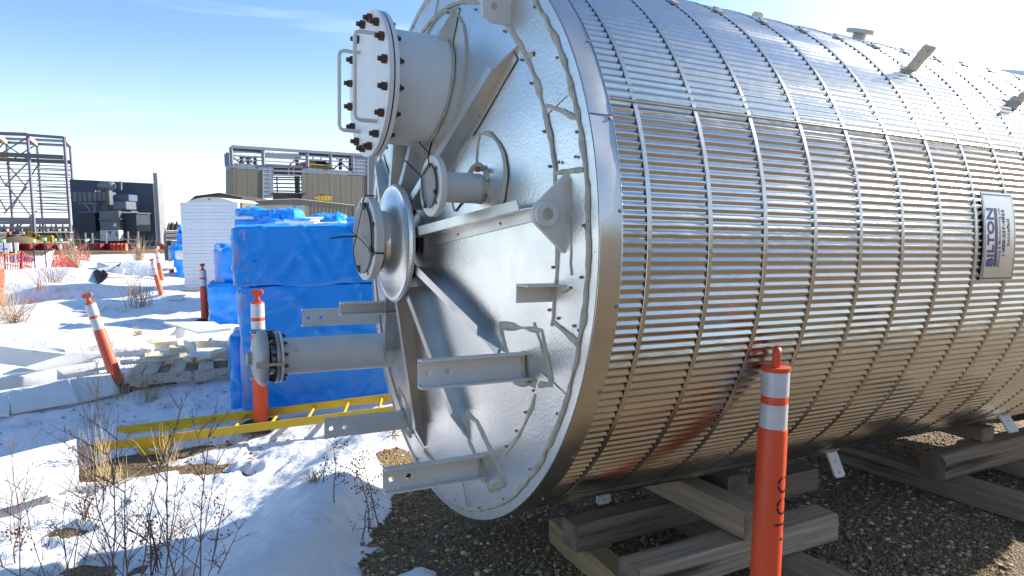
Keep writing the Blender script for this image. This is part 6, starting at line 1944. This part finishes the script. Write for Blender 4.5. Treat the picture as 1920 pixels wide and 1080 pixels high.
weed(702, 1002, .56, 1, 'tallest dry reddish weed at the gravel edge', 110)
weed(676, 990, .40, 2, 'dry weed left of the tallest one at the gravel edge', 70)
weed(625, 946, .34, 3, 'small dry weed standing alone in the shaded snow', 60)
weed(605, 905, .16, 4, 'brown weed bent low over the shadow edge', 40)
weed(690, 1010, .30, 5, 'low dry weed at the foot of the tallest one', 40)
weed(300, 1070, .36, 6, 'dark seed head weed at the bottom edge among the twigs', 70, stems=3, sz=.006)
weed(285, 1080, .30, 7, 'dark clump of seed heads at the bottom edge', 70, stems=3, sz=.0065)
weed(385, 1062, .38, 8, 'thin drooping weed at the bottom edge in the shade', 50)
weed(160, 985, .22, 9, 'low cluster of dark dry leaves under the twig shrubs', 120, stems=3, sz=.007)
weed(15, 1060, .26, 10, 'dark dry leaf cluster at the lower left corner', 80, stems=2, sz=.007)
weed(160, 905, .30, 12, 'brown dry leaves beside the pale foam slab', 110, stems=3, sz=.007)
# grass tufts
def tuft(x, y, H, n_, seed, label, m='straw', sp=.5, Y=None, rad_=.0022):
    P = hit(x, y) if Y is None else Vector((at(x, y, Y).x, Y, hz(at(x, y, Y).x, Y)))
    rnd = random.Random(seed); t = MB()
    for k in range(n_):
        a_ = rnd.random() * 2 * pi; s_ = sp * rnd.random()
        d = Vector((math.cos(a_) * s_, math.sin(a_) * s_, 1)).normalized()
        L = H * rnd.uniform(.5, 1.1)
        p = Vector((rnd.gauss(0, H * .12), rnd.gauss(0, H * .12), -.02))
        pts = [p]
        for i in range(4):
            d = (d + Vector((math.cos(a_) * .12 * s_, math.sin(a_) * .12 * s_, -.10 * s_)) + Vector((rnd.gauss(0, .05), rnd.gauss(0, .05), 0))).normalized()
            pts.append(pts[-1] + d * L / 4)
        t.path(pts, [rad_, rad_, rad_ * .9, rad_ * .7, rad_ * .3], 3, cap=False)
    o = t.build('grass_tuft', M[m], fix=False); o.location = P
    return tag(o, label, 'grass tuft', 'dry grass tufts in the snow')
tuft(310, 872, .34, 26, 1, 'pale tuft of dry grass below the ladder rail', rad_=.0018)
tuft(262, 640, .22, 70, 2, 'round straw tuft on the sunlit snow right of the leaning post', rad_=.004)
tuft(588, 902, .11, 40, 3, 'small straw tuft at the edge of the tank shadow', rad_=.002)
tuft(190, 890, .40, 36, 4, 'tall straw clump beside the pale foam slab', sp=.35, rad_=.002)
tuft(165, 870, .36, 26, 5, 'straw clump left of the ladder foot', sp=.4, rad_=.002)
tuft(215, 905, .22, 60, 6, 'matted straw below the ladder foot', sp=1.2, rad_=.002)
tuft(235, 745, .45, 24, 7, 'pale straw clump under the leaning orange post', sp=.35, rad_=.002)
tuft(280, 752, .30, 40, 8, 'straw at the lower corner of the pallet', sp=.8, rad_=.0022)
tuft(262, 575, .85, 55, 9, 'tall grey scrub before the shaded snow hollow', m='scrub', sp=.5, rad_=.0035)
tuft(250, 560, .5, 30, 10, 'smaller grey scrub behind the tall one', m='scrub', sp=.5, rad_=.0035)
tuft(62, 585, .45, 60, 11, 'dark low scrub in the blue shaded snow', m='twig', sp=.7, rad_=.005)
tuft(100, 530, .7, 30, 12, 'sparse scrub on top of the snow mound', m='twig', sp=.7, rad_=.006)
tuft(5, 600, .9, 45, 13, 'tall orange brown scrub at the left edge', m='straw', sp=.35, rad_=.0035)
tuft(25, 608, .55, 60, 14, 'low brown scrub beside the left edge scrub', m='scrub', sp=.9, rad_=.005)
tuft(135, 500, 1.6, 90, 15, 'big brown scrub bush among the far orange nets', m='scrub', sp=.5, Y=29, rad_=.006)
tuft(262, 490, 1.3, 80, 16, 'big brown scrub bush before the right radiator', m='scrub', sp=.6, Y=34, rad_=.007)
tuft(78, 545, .6, 24, 17, 'thin bare twigs on the near side of the mound', m='twig', sp=.5, rad_=.005)
tuft(738, 812, .13, 40, 18, 'flat brown grass patch on the snow under the channel', m='scrub', sp=2.2, rad_=.003)
tuft(180, 800, .5, 26, 19, 'thin straw stalks between the sheets and the ladder', sp=.5, rad_=.002)
# fallen leaves and stalks on the bare dirt
lt = MB(); rnd = random.Random(9)
for k in range(420):
    if k % 3: cx_, cy_, sx_, sy_ = -2.75, 5.35, .55, .25
    else: cx_, cy_, sx_, sy_ = -3.6, 6.4, .9, .4
    x, y = rnd.gauss(cx_, sx_), rnd.gauss(cy_, sy_)
    z = hz(x, y) + .006; s_ = rnd.uniform(.008, .024); a_ = rnd.random() * 6.28
    u = Vector((math.cos(a_), math.sin(a_), rnd.uniform(-.2, .5))) * s_; v = Vector((-math.sin(a_), math.cos(a_), rnd.uniform(-.3, .3))) * s_ * rnd.uniform(.2, .7)
    c = Vector((x, y, z))
    lt.add([c - u, c - v, c + u, c + v + Vector((0, 0, .004))], [(0, 1, 2), (0, 2, 3)])
tag(lt.build('leaf_litter', M['weed'], fix=False), 'scattered dry leaves on the bare dirt below the ladder foot', 'leaf litter', kind='stuff')
